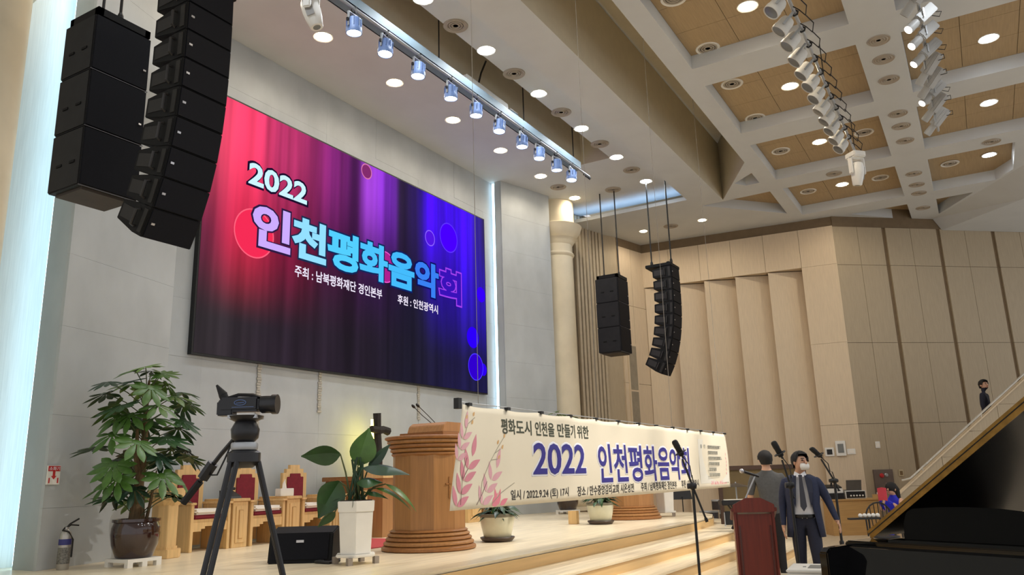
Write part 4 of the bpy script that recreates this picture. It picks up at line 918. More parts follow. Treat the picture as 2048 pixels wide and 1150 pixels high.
for s in (-1, 1): MB().box((s*.2-.01, -.04, .1), (s*.2+.01, -.03, .98)).build('panel_strip', wood('mahogany_dark', (70, 24, 16), .3, .12, 2, 2.2, .3), t)
t = thing('microphone_stand', 'silver-headed vocal microphone on a tilted boom over the red lectern', 'microphone', (9.40, 2.44, 0), math.radians(-60), 'vocal microphones')
MB().tube([(0, 0, .02), (0, 0, 1.12)], .012, 8).build('pole', M_black, t, True)
for k in range(3): MB().tube([(0, 0, .2), (.25*math.cos(k*2.1), .25*math.sin(k*2.1), .015)], .01, 6).build('leg', M_black, t, True)
MB().tube([(-.20, 0, .95), (.10, 0, 1.50)], .009, 8).build('boom', M_alu, t, True); MB().tube([(-.22, 0, .92), (-.19, 0, .97)], .014, 8).build('counterweight', M_black, t)
MB().tube([(.14, 0, 1.49), (-.02, 0, 1.545)], [.014, .018], 10).build('microphone', M_black, t, True); MB().ball((-.05, 0, 1.557), (.028, .026, .026), 12, 8).build('mesh_head', M_logo, t, True)

# ================================================================== people
M_skin = mat('skin', (206, 160, 132), .55, var=.04); M_hair = mat('black_hair', (20, 17, 16), .75, var=.2, scale=40)
def skin_mesh(V, E_, R_, sub=2):
    me = bpy.data.meshes.new('body'); me.from_pydata(V, E_, []); o = bpy.data.objects.new('body', me); COL.objects.link(o)
    md = o.modifiers.new('skin', 'SKIN'); md.use_smooth_shade = True; md.branch_smoothing = .6
    sv = me.skin_vertices[0].data
    for i, r_ in enumerate(R_): sv[i].radius = r_ if hasattr(r_, '__len__') else (r_, r_)
    sv[0].use_root = True
    ss = o.modifiers.new('sub', 'SUBSURF'); ss.levels = sub; ss.render_levels = sub
    bpy.context.view_layer.update()
    out = bpy.data.meshes.new_from_object(o.evaluated_get(bpy.context.evaluated_depsgraph_get()))
    bpy.data.objects.remove(o); return out
def person(name, label, loc, rotz, P, region, mats, head_yaw=0.0, hair='short', mask=False, hs=1.0, extra_radius=None):
    """P: joint positions in the person's own frame (facing -y)"""
    t = thing(name, label, 'person', loc, rotz)
    V, E_, R_ = [], [], []
    def add(p, r_, par=None):
        V.append(tuple(p)); R_.append(r_)
        if par is not None: E_.append((par, len(V)-1))
        return len(V)-1
    pel = add(P['pelvis'], (.15, .12)); sp = add(P['waist'], (.145, .115), pel); ch = add(P['chest'], (.175, .12), sp); nb = add(P['neck'], (.075, .07), ch)
    hd = Vector(P['head']); n2_ = add(Vector(P['neck']).lerp(hd, .45), (.055, .056), nb); h1 = add(hd+Vector((0, -.012, -.055)), (.074, .084), n2_); h2 = add(hd+Vector((0, 0, .02)), (.090, .106), h1); add(hd+Vector((0, .008, .085)), (.066, .08), h2)
    for s in 'LR':
        sh = add(P['sh'+s], (.075, .075), ch); el = add(P['el'+s], .052, sh); wr = add(P['wr'+s], .034, el)
        e_, w__ = Vector(P['el'+s]), Vector(P['wr'+s]); d_ = (w__-e_).normalized(); q = Vector((0, -1, 0)); sd = d_.cross(q); sd = sd.normalized() if sd.length > .1 else Vector((1, 0, 0)); f_ = sd.cross(d_).normalized()
        if s == 'R': f_ = f_
        pa = add(w__+d_*.06, (.028, .018), wr)
        fwd = Vector((0, -1, 0)); fwd = (fwd-d_*fwd.dot(d_)); fwd = fwd.normalized() if fwd.length > .1 else sd
        inn = d_.cross(fwd).normalized()
        if inn.x*(1 if s == 'L' else -1) > 0: inn = -inn
        for k, ln in ((-1.5, .065), (-.5, .08), (.5, .085), (1.5, .075)):
            b0 = w__+d_*.085+fwd*(-k*.017); b1 = add(b0, .0095, pa); b2 = add(b0+d_*ln*.55+inn*.008, .009, b1); add(b0+d_*ln*.95+inn*.028, .008, b2)
        tb = add(w__+d_*.045+fwd*.035, .011, pa); add(w__+d_*.085+fwd*.05+inn*.012, .009, tb)
        hp = add(P['hip'+s], (.10, .105), pel); kn = add(P['kn'+s], .072, hp); an = add(P['an'+s], .05, kn)
        ft = Vector(P['an'+s])+Vector((0, -.05, -.05)); f1 = add(ft, (.042, .038), an); add(ft+Vector((0, -.12, -.015)), (.04, .026), f1)
    me = skin_mesh(V, E_, R_)
    for m in mats: me.materials.append(m)
    for p in me.polygons: p.material_index = region(p.center)
    me.polygons.foreach_set('use_smooth', [True]*len(me.polygons))
    bo = bpy.data.objects.new('body', me); COL.objects.link(bo); bo.parent = t
    RH = Matrix.Translation(hd) @ Matrix.Rotation(head_yaw, 4, 'Z')
    if hair == 'short':
        cap = MB(); n_, m_ = 18, 8
        for j in range(m_+1):
            for i in range(n_):
                a = 2*PI*i/n_; front = (math.cos(a+PI/2)+1)/2           # 1 at the face (-y)
                lim = math.radians(52) if front > .72 else math.radians(104 if front > .45 else 146)
                th = lim*j/m_; rr_ = 1+.03*math.sin(i*5+j*3); sn_ = math.sin(min(th, 1.75))*(1-.18*max(0, th-1.75)); cs_ = math.cos(th) if th < 1.75 else math.cos(1.75)-.9*(th-1.75)
                cap.v.append(tuple(RH @ Vector((.106*sn_*math.cos(a)*rr_, .124*sn_*math.sin(a)*rr_, .032+.11*cs_*rr_))))
        for j in range(m_):
            for i in range(n_): cap.f.append((j*n_+i, j*n_+(i+1) % n_, (j+1)*n_+(i+1) % n_, (j+1)*n_+i))
        cap.build('hair', M_hair, t, True)
    else:
        hr = MB().ball((0, .012, .03), (.103, .118, .112), 18, 12, RH); hr.tube([RH @ Vector((0, .06, .06)), RH @ Vector((.02, .13, -.02)), RH @ Vector((.03, .15, -.2)), RH @ Vector((.02, .14, -.36))], [.08, .075, .06, .02], 10)
        hr.build('hair', M_hair, t, True)
    fc = MB().tube([RH @ Vector((0, -.088, .025)), RH @ Vector((0, -.112, -.01)), RH @ Vector((0, -.098, -.02))], [.010, .016, .012], 8).build('nose', M_skin, t, True)
    for s in (-1, 1):
        MB().ball(RH @ Vector((s*.036, -.088, .025)), (.014, .008, .008), 8, 6).build('eye', mat('eye_dark', (40, 30, 26), .3), t, True)
        MB().tube([RH @ Vector((s*.018, -.098, .047)), RH @ Vector((s*.055, -.085, .047))], .005, 5).build('eyebrow', M_hair, t, True)
        MB().ball(RH @ Vector((s*.086, .0, .0)), (.014, .024, .034), 8, 6).build('ear', M_skin, t, True)
    MB().tube([RH @ Vector((-.025, -.090, -.052)), RH @ Vector((0, -.097, -.053)), RH @ Vector((.025, -.090, -.052))], .006, 6).build('mouth', mat('lips', (170, 96, 88), .5), t, True)
    if mask:
        mk = MB(); n_ = 12
        for (yy, zz, w_) in ((-.106, -.012, .052), (-.118, -.03, .064), (-.120, -.055, .066), (-.104, -.092, .052)):
            for i in range(n_+1):
                a = -1.25+2.5*i/n_; mk.v.append(tuple(RH @ Vector((w_*1.12*math.sin(a), (yy+.06)*math.cos(a)-.055, zz))))
        for j in range(3):
            for i in range(n_): k = j*(n_+1)+i; mk.f.append((k, k+1, k+n_+2, k+n_+1))
        mo = mk.build('face_mask', M_white, t, True); sm_ = mo.modifiers.new('thick', 'SOLIDIFY'); sm_.thickness = .003
        for s in (-1, 1): MB().tube([RH @ Vector((s*.072, -.05, -.01)), RH @ Vector((s*.09, .005, .01))], .002, 5).build('mask_strap', M_white, mo)
    return t
def pose(h=1.0, **kw):
    P = dict(pelvis=(0, 0, .96), waist=(0, .0, 1.12), chest=(0, .0, 1.36), neck=(0, .01, 1.50), head=(0, -.02, 1.64),
             shL=(.185, 0, 1.43), elL=(.235, .03, 1.14), wrL=(.225, -.06, .90), shR=(-.185, 0, 1.43), elR=(-.235, .03, 1.14), wrR=(-.225, -.04, .88),
             hipL=(.085, 0, .90), knL=(.09, -.02, .50), anL=(.095, .03, .10), hipR=(-.085, 0, .90), knR=(-.09, -.02, .50), anR=(-.095, .03, .10))
    P.update(kw); return {k: tuple(c*h for c in v) for k, v in P.items()}
M_navy_s = mat('navy_suit', (34, 42, 70), .75, var=.08, scale=40); M_trou = mat('navy_trousers', (28, 32, 52), .8, var=.08, scale=40); M_shirt = mat('white_shirt', (226, 226, 230), .8, var=.03); M_tie = mat('dark_tie', (58, 60, 72), .6); M_shoe = mat('black_shoe', (20, 18, 18), .3)
# suited man, walking towards the camera, looking to his left
P = pose(1.0, head=(.02, -.02, 1.64), elL=(.29, .05, 1.18), wrL=(.36, -.06, .96), elR=(-.24, .04, 1.15), wrR=(-.25, -.02, .90), knL=(.10, -.10, .52), anL=(.10, -.10, .10), knR=(-.09, .02, .50), anR=(-.09, .14, .12))
def reg_man(c):
    if c.z > 1.505: return 0
    if abs(c.x) > .21 and c.z < .99 and c.z > .70 and (c.x < -.2 and c.z < .895 or c.x > .33 and c.z < .955): return 0
    if c.z < .09: return 4
    if abs(c.x) > .17 and c.z > .75: return 1
    if c.z > 1.0: return 2
    return 3
man = person('person', 'person in navy suit, white shirt, dark tie and white face mask, walking beside the lectern', (10.42, 2.05, 0), math.radians(-78), P, reg_man, (M_skin, M_navy_s, M_shirt, M_trou, M_shoe), math.radians(38), 'short', True)
jk = MB(); rows_ = ((.76, .225, .17, .80), (.88, .215, .165, .74), (1.0, .205, .16, .66), (1.14, .195, .155, .56), (1.28, .21, .155, .48), (1.38, .215, .145, .38), (1.45, .20, .12, .34), (1.495, .12, .09, .3)); n_ = 26
for (z, a_, b_, op) in rows_:
    for i in range(n_+1):
        th = -PI/2+op+(2*PI-2*op)*i/n_; jk.v.append((a_*math.cos(th), b_*math.sin(th)+.005, z))
for j in range(len(rows_)-1):
    for i in range(n_): k = j*(n_+1)+i; jk.f.append((k, k+1, k+n_+2, k+n_+1))
jo = jk.build('jacket', M_navy_s, man, True); sm_ = jo.modifiers.new('thick', 'SOLIDIFY'); sm_.thickness = .012
for s in (-1, 1): MB().add([(s*.045, -.105, 1.49), (s*.13, -.125, 1.42), (s*.125, -.158, 1.28), (s*.085, -.165, 1.10), (s*.07, -.15, 1.28)], [(0, 1, 2, 3, 4)]).build('lapel', mat('navy_lapel', (28, 34, 58), .6), jo)
prism_y(MB(), [(-.022, 1.49), (.022, 1.49), (.018, 1.46), (.04, 1.12), (.0, 1.06), (-.035, 1.12), (-.018, 1.46)], -.150, -.138).build('tie', M_tie, man)
for s in (-1, 1): MB().add([(s*.005, -.105, 1.50), (s*.06, -.075, 1.535), (s*.075, -.085, 1.49), (s*.03, -.125, 1.465)], [(0, 1, 2, 3)]).build('collar', M_shirt, man)
MB().lathe([(.151, .985), (.155, .99), (.155, 1.02), (.151, 1.025)], 24, sy=.84).build('belt', M_shoe, man)
# man in grey T-shirt seen from behind
M_grey = mat('grey_tshirt', (84, 84, 84), .85, var=.06, scale=30); M_trk = mat('black_trousers', (28, 28, 32), .8)
def reg_grey(c):
    if c.z > 1.575 or (c.z > 1.56 and abs(c.x) < .075): return 0
    if abs(c.x) > .19 and c.z < 1.22: return 0
    if c.z < .09: return 3
    return 1 if c.z > .95 else 2
person('person', 'person in grey T-shirt seen from behind, standing beyond the red lectern', (12.0, 2.82, 0), math.radians(112), pose(1.04, elL=(.25, -.02, 1.16), wrL=(.22, -.16, 1.0), elR=(-.25, -.02, 1.16), wrR=(-.22, -.16, 1.0)), reg_grey, (M_skin, M_grey, M_trk, M_shoe), .25)
# person on the stairs
M_dk = mat('dark_navy_sweater', (24, 26, 42), .85)
def reg_dark(c):
    if c.z > 1.51: return 0
    if abs(c.x) > .2 and c.z < .90: return 0
    return 1 if c.z > .95 else 2
person('person', 'person in dark navy sweater coming down the staircase behind the parapet', (21.40, -.10, 1.773), math.radians(-12), pose(.955, elL=(.24, .06, 1.15), wrL=(.22, -.02, .92), knL=(.09, -.1, .52), anL=(.095, -.06, .12)), reg_dark, (M_skin, M_dk, M_trk, M_shoe), math.radians(-30))

# ================================================================== staircase
sd_ = Vector((math.cos(math.radians(-55)), math.sin(math.radians(-55)))); sn = Vector((-sd_.y, sd_.x)); O_ = Vector((19.92, .18))
def sp_(s_, o_): return O_+sd_*s_+sn*o_
stt = thing('staircase', 'beech-clad staircase with sloping parapet and steel handrail at the right', 'staircase', (0, 0, 0))
def slab(prof, o0, o1, name, m, par):
    k = len(prof); mb = MB(); vs = [(*sp_(s_, o0), z) for s_, z in prof]+[(*sp_(s_, o1), z) for s_, z in prof]
    mb.add(vs, [tuple(range(k)), tuple(range(2*k-1, k-1, -1))]+[(i, (i+1) % k, k+(i+1) % k, k+i) for i in range(k)]); return mb.build(name, m, par)
slope = (3.36-1.67)/(1.31+1.01)
def topz(s_): return 1.67+slope*(s_+1.01)
for a_, b_ in ((-1.92, -.86), (-.85, .57), (.58, 2.0), (2.01, 3.4)):
    for z0, z1 in ((0, 1.15), (1.16, 1.72), (1.73, 2.25), (2.26, 2.81), (2.82, 3.35), (3.36, 3.9), (3.91, 5.2)):
        za, zb = topz(a_)-.03, topz(b_)-.03
        pr_ = []
        if zb <= z0: continue
        pr_.append((a_, z0) if za > z0 else (a_+(z0-za)/slope, z0)); pr_.append((b_, z0)); pr_.append((b_, min(z1, zb)))
        if zb > z1: pr_.append((a_+(z1-za)/slope, z1) if za < z1 else (a_, z1))
        if za > z0: pr_.append((a_, min(z1, za)))
        q_ = []
        for p_ in pr_:
            if not q_ or (abs(p_[0]-q_[-1][0])+abs(p_[1]-q_[-1][1])) > 1e-4: q_.append(p_)
        if len(q_) >= 3: slab(q_, 0, .06, 'parapet_panel', M_wood2, stt)
slab([(-1.95, topz(-1.95)-.03), (3.4, topz(3.4)-.03), (3.4, topz(3.4)), (-1.95, topz(-1.95))], -.02, .10, 'parapet_cap', wood('cap_beech', (206, 186, 156), .5, .04), stt)
MB().tube([(*sp_(-1.80, .03), 1.27), (*sp_(-1.60, .03), 1.31), (*sp_(3.4, .03), topz(3.4)+.09)], .022, 8).build('handrail', mat('brushed_steel', (206, 200, 188), .3, .7), stt, True)
for s_ in (-1.3, .2, 1.7): MB().tube([(*sp_(s_, .03), topz(s_)-.02), (*sp_(s_, .03), topz(s_)+.10)], .012, 6).build('rail_post', mat('brushed_steel', (206, 200, 188), .3, .7), stt)
for k in range(16):
    s0 = -1.31+.27*k; z1 = .197*(k+1)
    slab([(s0, 0), (s0+.27, 0), (s0+.27, z1), (s0, z1)], .062, 1.3, 'stair_step', M_hall, stt)
MB().box((-.12, -.02, 0), (.12, .1, 1.1), Matrix.Translation((*sp_(-2.1, .2), 0)) @ Matrix.Rotation(math.radians(-55), 4, 'Z')).build('newel_box', M_band, stt)

# ================================================================== grand piano
M_gloss = mat('piano_black', (7, 7, 8), .05, var=.0, coat=.0, spec=.45); M_edge = mat('lid_edge_reflection', (150, 114, 54), .22, .6, var=.15, scale=14); M_iv = mat('ivory', (236, 230, 214), .35)  # lid edge colour paints the gold reflection in the black gloss
pn = thing('grand_piano', 'black glossy grand piano with raised lid at the lower right', 'piano', (6.16, 1.13, 0), math.radians(-119))
pn.scale = (1, 1, 1.02)
out_ = [(0, .0), (1.5, .0), (1.5, .85), (1.46, 1.15), (1.36, 1.45), (1.2, 1.75), (1.02, 2.0), (.86, 2.25), (.66, 2.42), (.36, 2.46), (.12, 2.4), (0, 2.2)]
MB().prism([p for p in out_ if p[1] >= .0][2:]+[(0, .30), (1.5, .30)], .70, 1.0).build('case', M_gloss, pn, bevel=.006)
MB().box((0, -.02, .60), (1.5, .32, .72)).build('key_bed', M_gloss, pn, bevel=.006)
for x in (0, 1.43):
    prism_x(MB(), [(-.02, .72), (.31, .72), (.31, 1.0), (.02, .99), (-.02, .96)], x, x+.07).build('key_arm', M_gloss, pn, bevel=.008)
MB().box((.07, -.02, .72), (1.43, .01, .775)).build('key_slip', M_gloss, pn, bevel=.004)
kb = MB().box((.10, .01, .74), (1.40, .16, .765)).build('keyboard', M_iv, pn)
for k in range(52): MB().box((.12+.0242*k, .012, .765), (.12+.0242*k+.0228, .158, .772)).build('white_key', M_iv, kb)
for k in range(51):
    if k % 7 not in (2, 6): MB().box((.12+.0242*(k+1)-.006, .07, .772), (.12+.0242*(k+1)+.006, .158, .784)).build('black_key', M_gloss, kb)
prism_x(MB(), [(.16, .74), (.30, .74), (.30, 1.0), (.21, .985)], .07, 1.43).build('fallboard', M_gloss, pn)
MB().box((.0, .30, 1.0), (1.5, .56, 1.02)).build('front_lid_flap', M_gloss, pn, bevel=.004)
MB().box((.0, .27, .985), (1.5, .30, 1.015)).build('case_edge', M_gloss, pn, bevel=.008)
md_ = [(.32, 0), (1.24, 0), (1.24, .17), (1.20, .205), (1.0, .225), (.78, .232), (.56, .228), (.38, .215), (.335, .19), (.315, .12)]
Rm = Matrix.Translation((0, .50, 1.025)) @ Matrix.Rotation(math.radians(-12), 4, 'X')
mb = MB(); k = len(md_); mb.add([Rm @ Vector((x, 0, z)) for x, z in md_]+[Rm @ Vector((x, .018, z)) for x, z in md_], [tuple(range(k)), tuple(range(2*k-1, k-1, -1))]+[(i, (i+1) % k, k+(i+1) % k, k+i) for i in range(k)])
mb.build('music_desk', mat('piano_satin', (10, 10, 10), .2, var=.05, spec=.12), pn, bevel=.007)
MB().box((.25, .42, 1.02), (1.3, .56, 1.03)).build('desk_tray', M_gloss, pn)
ang = math.radians(34); Rl = Matrix.Translation((0.0, 0, 1.03)) @ Matrix.Rotation(-ang, 4, 'Y')
lid = [(0, .58), (1.66, .58), (1.66, 2.1), (1.6, 2.3), (1.46, 2.42), (1.3, 2.46), (1.1, 2.48), (.9, 2.48), (.66, 2.48), (.36, 2.46), (.12, 2.4), (0, 2.2)]
MB().prism(lid, 0, .036, Rl).build('lid', mat('lid_black', (7, 7, 8), .22, var=.0, spec=.07), pn)
MB().box((0, .572, -.018), (1.66, .58, .044), Rl).build('lid_front_edge', M_edge, pn)
MB().box((0, .568, .016), (1.66, .573, .022), Rl).build('lid_edge_line', M_gloss, pn)
MB().tube([(1.34, 1.05, 1.0), (1.12, 1.05, 1.76)], .012, 8).build('lid_prop', M_gloss, pn, True)
for (x, y) in ((.14, .25), (1.36, .25), (.55, 1.7)): MB().lathe([(.03, .0), (.035, .06), (.05, .12), (.045, .4), (.07, .6), (.075, .70)], 12, (x, y, 0)).build('leg', M_gloss, pn, True)
MB().box((.68, .42, .08), (.82, .50, .70)).box((.62, .36, .06), (.88, .48, .12)).build('pedal_lyre', M_gloss, pn)
t = thing('white_equipment_box', 'white equipment box with a grey panel, in front of the piano corner', 'box', (6.66, 1.36, 0), math.radians(-85))
t.scale = (.80, 1.1, .79)
MB().box((-.16, 0, 0), (.16, .42, .985)).build('case', M_white, t, bevel=.012); MB().box((-.165, -.005, .985), (.165, .425, 1.01)).build('top', M_white, t, bevel=.006)
MB().box((.02, .12, 1.008), (.14, .32, 1.014)).build('grey_panel', mat('panel_grey', (120, 122, 120), .5), t); MB().cbox((-.02, .2, 1.012), (.03, .02, .006)).build('button', mat('panel_grey', (120, 122, 120), .5), t)

# ================================================================== desk corner
dk = thing('control_desk', 'long oak desk with a plain front panel against the right corner', 'desk', (20.75, 3.45, 0), math.radians(-63))
MB().box((0, 0, 0), (2.3, .03, .80)).build('front_panel', wood('desk_oak', (196, 156, 100), .45, .06, 0, 2), dk); MB().box((-.03, -.03, .80), (2.33, .60, .835)).build('top', wood('desk_oak', (196, 156, 100), .45, .06, 0, 2), dk, bevel=.004)
for x in (0, 2.27): MB().box((x, .03, 0), (x+.03, .58, .80)).build('side_panel', wood('desk_oak', (196, 156, 100), .45, .06, 0, 2), dk)
MB().box((1.0, -.02, .835), (2.3, .0, .93)).build('privacy_rail', wood('desk_oak', (196, 156, 100), .45, .06, 0, 2), dk)
def on_desk(x, y): a = math.radians(-63); return (20.75+x*math.cos(a)-y*math.sin(a), 3.45+x*math.sin(a)+y*math.cos(a), .837)
t = thing('equipment_rack', 'white-framed rack unit with cables on the desk', 'rack', on_desk(.42, .12), math.radians(-63))
MB().box((0, 0, 0), (.48, .30, .19)).build('case', M_white, t, bevel=.006); MB().box((.02, -.008, .02), (.46, 0, .17)).build('front', M_black, t)
for k in range(5): MB().ball((.12+.07*k, -.02, .07), .022, 8, 6).build('plug', M_white, t, True)
t = thing('laptop', 'grey laptop open on the white-framed rack unit', 'laptop', tuple(Vector(on_desk(.46, .14))+Vector((0, 0, .192))), math.radians(-63))
MB().box((0, 0, 0), (.36, .24, .018)).build('base', mat('laptop_grey', (92, 90, 88), .4), t); MB().box((0, .0, .0), (.36, .012, .235), Matrix.Translation((0, -.0, .016)) @ Matrix.Rotation(math.radians(14), 4, 'X')).build('lid', mat('laptop_grey', (92, 90, 88), .4), t)
t = thing('mixing_console', 'black and white mixing console stacked on the desk end', 'mixer', on_desk(-.0, .1), math.radians(-63))
MB().box((0, 0, 0), (.38, .36, .14)).build('lower_unit', M_black, t, bevel=.005); MB().box((.01, .02, .14), (.37, .34, .25)).build('upper_unit', M_white, t, bevel=.005); prism_x(MB(), [(.05, .25), (.32, .25), (.32, .34), (.05, .28)], .02, .36).build('fader_panel', M_black, t)
MB().box((.06, .2, .3), (.10, .23, .52), Matrix.Rotation(.25, 4, 'Y')).build('antenna', M_black, t)
t = thing('water_bottle', 'small white bottle standing on the desk beside the rack', 'bottle', on_desk(1.22, .2)); MB().lathe([(.03, 0), (.032, .02), (.03, .12), (.012, .15), (.012, .17)], 12).build('bottle', M_white, t, True); MB().lathe([(.014, .168), (.014, .185)], 10).build('cap', M_sgn, t)
# woman in blue with a red folder
M_blue = mat('cobalt_dress', (30, 36, 190), .6, var=.05)
def reg_w(c):
    if c.z > 1.02 or (abs(c.x) > .14 and c.z > .55 and c.y < .04 and c.z < 1.4): return 0
    return 1
Pw = dict(pelvis=(0, 0, .50), waist=(0, -.01, .66), chest=(0, -.02, .86), neck=(0, -.02, 1.0), head=(0, -.06, 1.13), shL=(.15, -.02, .93), elL=(.2, -.10, .72), wrL=(.12, -.26, .86), shR=(-.15, -.02, .93), elR=(-.2, -.10, .72), wrR=(-.12, -.26, .86),
          hipL=(.08, -.05, .50), knL=(.09, -.42, .50), anL=(.09, -.40, .10), hipR=(-.08, -.05, .50), knR=(-.09, -.42, .50), anR=(-.09, -.40, .10))
person('person', 'seated person with long dark hair in a cobalt blue dress reading a red folder', (17.62, 1.74, .0), math.radians(-115), Pw, reg_w, (M_skin, M_blue), 0, 'long')
wc = thing('stool', 'dark stool under the person in blue', 'stool', (17.62, 1.74, 0)); MB().lathe([(.17, .34), (.18, .36), (.17, .385)], 16).build('seat', M_black, wc, True)
for k in range(4): MB().tube([(.10*math.cos(k*PI/2+.7), .10*math.sin(k*PI/2+.7), .345), (.16*math.cos(k*PI/2+.7), .16*math.sin(k*PI/2+.7), .0)], .012, 6).build('leg', M_black, wc)
t = thing('red_folder', 'red folder held up by the person in the blue dress', 'folder', (17.28, 1.90, .92), math.radians(-115)); prism_y(MB(), [(-.09, 0), (.0, .015), (.09, 0), (.09, .24), (0, .255), (-.09, .24)], -.008, .008).build('cover', mat('folder_red', (206, 66, 82), .6), t); MB().box((-.08, .008, .01), (.08, .014, .23)).build('pages', M_cush, t)
# rail with white flowers, bentwood chair
t = thing('flower_stand', 'black music stand tray holding a row of white round flowers', 'stand', (13.5, 1.72, 0), math.radians(-62)); MB().box((-.30, -.06, .79), (.16, .06, .815)).build('tray', M_black, t); MB().tube([(0, 0, 0.02), (0, 0, .79)], .014, 8).build('pole', M_black, t)
for k in range(3): MB().tube([(0, 0, .2), (.2*math.cos(k*2.1), .2*math.sin(k*2.1), .012)], .01, 6).build('leg', M_black, t)
for k in range(5): MB().ball((-.12+.065*k, 0, .845), .034, 10, 6).build('flower', M_white, t, True)
t = thing('bentwood_chair', 'black spindle-back chair behind the piano lid', 'chair', (14.8, 1.65, 0), math.radians(-62))
arc = [(.22*math.cos(a), .2, .72+.26*math.sin(a)) for a in [PI*i/10 for i in range(11)]]
MB().tube([(.22, .18, .44)]+arc+[(-.22, .18, .44)], .014, 6).build('back_hoop', M_black, t, True)
for k in range(5): x = -.14+.07*k; MB().tube([(x*.8, .18, .44), (x, .2, .72+.26*math.sqrt(max(0, 1-(x/.22)**2)))], .008, 5).build('spindle', M_black, t)
MB().lathe([(.19, .42), (.21, .435), (.2, .455)], 16).build('seat', M_black, t, True)
for k in range(4): a = k*PI/2+.78; MB().tube([(.14*math.cos(a), .14*math.sin(a), .43), (.2*math.cos(a), .2*math.sin(a), 0)], .014, 6).build('leg', M_black, t)

# ================================================================== fittings on the walls
def on_w1(s_, z, o_=0.0): p = w1pt(s_, o_); return (p.x, p.y, z)
def on_w2(s_, z, o_=0.0): p = w2pt(s_, o_); return (p.x, p.y, z)
A1 = math.atan2(-d1.y, -d1.x); A2 = a2
def wall_box(name, label, cat, loc, rz, w_, h_, dp, m, face=None, grp=None):
    t = thing(name, label, cat, loc, rz, grp); MB().box((-w_/2, -dp, -h_/2), (w_/2, -.002, h_/2)).build('housing', m, t, bevel=.006)
    if face: MB().box((-w_*.3, -dp-.006, -h_*.3), (w_*.3, -dp, h_*.3)).build('face', face, t)
    return t
wall_box('wall_panel', 'white wall phone with round speaker on the corner panel', 'phone', on_w1(.48, 2.06), A1, .24, .38, .06, M_white, mat('panel_grey', (120, 122, 120), .5))
wall_box('wall_switch', 'white double switch on the corner panel, right of the wall phone', 'switch', on_w1(.24, 1.97), A1, .20, .14, .02, M_white, M_cush, 'wall switches')
wall_box('wall_switch', 'white control plate left of the wall phone', 'switch', on_w1(.76, 1.98), A1, .22, .22, .03, M_white, M_black, 'wall switches')
wall_box('wall_switch', 'small white square switch alone on the far right wall', 'switch', on_w2(.47, 2.12), A2, .13, .17, .02, M_white, M_cush, 'wall switches')
wall_box('wall_sign', 'small pale sign beside the grey hydrant box', 'sign', on_w2(1.02, 1.40), A2, .13, .17, .02, mat('sign_cream', (200, 184, 150), .6), mat('sign_brown', (120, 96, 60), .6))
hb_ = thing('hydrant_box', 'grey fire hydrant cabinet with a red lamp on the far right wall', 'cabinet', on_w2(.50, 1.05), A2)
MB().box((-.27, -.05, -.45), (.27, -.002, .45)).build('door', mat('hydrant_grey', (118, 104, 96), .5, .3), hb_, bevel=.006)
MB().lathe([(.06, 0), (.05, .03), (.01, .04)], 16, M=Matrix.Translation((-.06, -.05, .30)) @ Matrix.Rotation(PI/2, 4, 'X')).build('red_lamp', M_sgn, hb_, True)
MB().lathe([(.05, 0), (.04, .02), (.01, .025)], 16, M=Matrix.Translation((.07, -.05, .31)) @ Matrix.Rotation(PI/2, 4, 'X')).build('bell_button', M_alu, hb_, True); MB().box((.02, -.056, -.1), (.2, -.05, .12)).build('label_plate', mat('plate_grey', (140, 132, 126), .5), hb_)

# ================================================================== band corner
bd_ = thing('display_board', 'large dark-framed olive board standing behind the person in grey', 'board', (15.3, 4.45, 0), math.radians(-60))
MB().box((0, 0, .75), (1.55, .05, 1.62)).build('board', mat('board_olive', (96, 80, 50), .8, var=.05), bd_); MB().box((-.06, -.02, 1.58), (1.61, .07, 1.66)).box((-.06, -.02, .1), (0, .07, 1.6)).box((1.55, -.02, .1), (1.61, .07, 1.6)).box((0, -.01, .70), (1.55, .06, .76)).build('frame', mat('board_frame', (66, 44, 30), .6), bd_)
for x in (-.03, 1.58): MB().box((x-.03, -.2, 0), (x+.03, .25, .1)).build('foot', mat('board_frame', (66, 44, 30), .6), bd_)
ks = thing('keyboard_stand', 'black electronic keyboard on a folding stand beyond the lectern', 'keyboard', (13.45, 3.72, 0), math.radians(-60))
MB().box((-.25, -.12, 1.02), (.65, .14, 1.10)).build('keyboard', M_black, ks, bevel=.01); MB().box((-.2, -.10, 1.10), (.6, -.02, 1.112)).build('keys', M_iv, ks)
for s in (-1, 1): MB().tube([(-.1, s*.1, 0.02), (.5, s*.1, 1.02)], .014, 6).tube([(.5, s*.1, .02), (-.1, s*.1, 1.02)], .014, 6).build('stand_leg', M_steel, ks)
cy = thing('cymbal_stand', 'dark cymbal on a chrome stand beside the display board', 'cymbal', (14.05, 3.85, 0))
MB().lathe([(.005, 1.36), (.05, 1.355), (.24, 1.30), (.24, 1.297), (.05, 1.345), (.005, 1.35)], 28, M=Matrix.Translation((0, 0, 0)) @ Matrix.Rotation(.0, 4, 'X')).build('cymbal', mat('cymbal_dark', (48, 44, 42), .3, .5), cy, True)
MB().tube([(0, 0, 0.02), (0, 0, 1.38)], .012, 8).build('pole', M_alu, cy)
for k in range(3): MB().tube([(0, 0, .35), (.3*math.cos(k*2.1), .3*math.sin(k*2.1), .012)], .01, 6).build('leg', M_alu, cy)
ds = thing('drum_kit', 'drum kit with chrome rims half hidden under the banner end', 'drums', (17.6, 5.3, 0), .4)
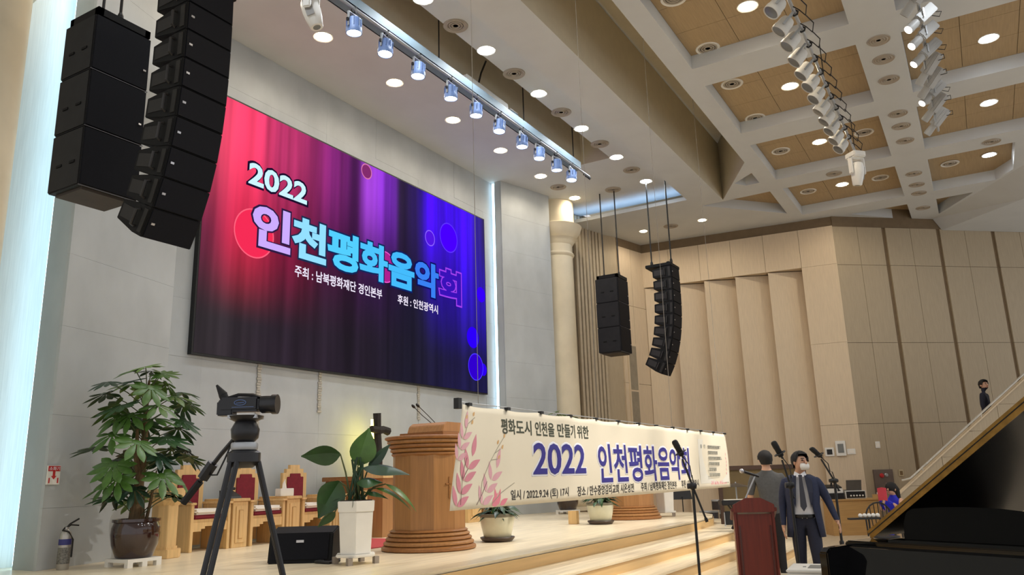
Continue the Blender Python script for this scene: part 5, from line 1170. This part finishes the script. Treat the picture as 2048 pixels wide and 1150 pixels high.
for (x, y, z, r_, h_, nm) in ((0, 0, .02, .28, .40, 'bass_drum'), (-.45, -.2, .55, .18, .16, 'snare_drum'), (.2, -.1, .75, .16, .2, 'tom_drum'), (.55, .1, .35, .21, .35, 'floor_tom')):
    dr = MB().lathe([(r_, z), (r_, z+h_)], 24, (x, y, 0)).build(nm, mat('drum_shell', (70, 66, 70), .25, .4), ds)
    MB().lathe([(r_*1.02, z+h_-.02), (r_*1.04, z+h_), (r_*1.0, z+h_+.012)], 24, (x, y, 0)).build('rim', M_alu, dr, True)
    if z > .1: MB().tube([(x, y, z+.03), (x+.05, y, .0)], .012, 6).build('drum_leg', M_alu, dr)
def music_stand(loc, rz, label):
    t = thing('music_stand', label, 'music stand', loc, rz, 'black music stands by the stage end')
    MB().box((-.22, -.01, 0), (.22, .01, .32), Matrix.Translation((0, 0, 1.0)) @ Matrix.Rotation(math.radians(-25), 4, 'X')).build('desk', M_black, t); MB().tube([(0, 0, .1), (0, 0, 1.05)], .012, 8).build('pole', M_black, t)
    for k in range(3): MB().tube([(0, 0, .3), (.28*math.cos(k*2.1+.3), .28*math.sin(k*2.1+.3), .012)], .010, 6).build('leg', M_black, t)
for i, (x, y) in enumerate(((17.2, 5.9), (17.75, 4.6), (17.0, 4.35))):
    music_stand((x, y, 0), -.9+.3*i, ('Leftmost', 'Middle', 'Rightmost')[i]+' black music stand seen below the right end of the banner')
cc = thing('chrome_chair', 'black chair with chrome legs beside the keyboard', 'chair', (14.6, 4.0, 0), math.radians(-60))
MB().box((-.2, -.2, .44), (.2, .2, .49)).build('seat', M_black, cc, bevel=.015); MB().box((-.19, .2, .62), (.19, .23, .86)).build('backrest', M_black, cc, bevel=.012)
for s in (-1, 1): MB().tube([(s*.2, -.2, 0.012), (s*.2, -.19, .44), (s*.2, .2, .44), (s*.19, .22, .84)], .012, 6).build('frame', M_alu, cc, True); MB().tube([(s*.2, .18, .44), (s*.2, .24, .012)], .012, 6).build('leg', M_alu, cc)
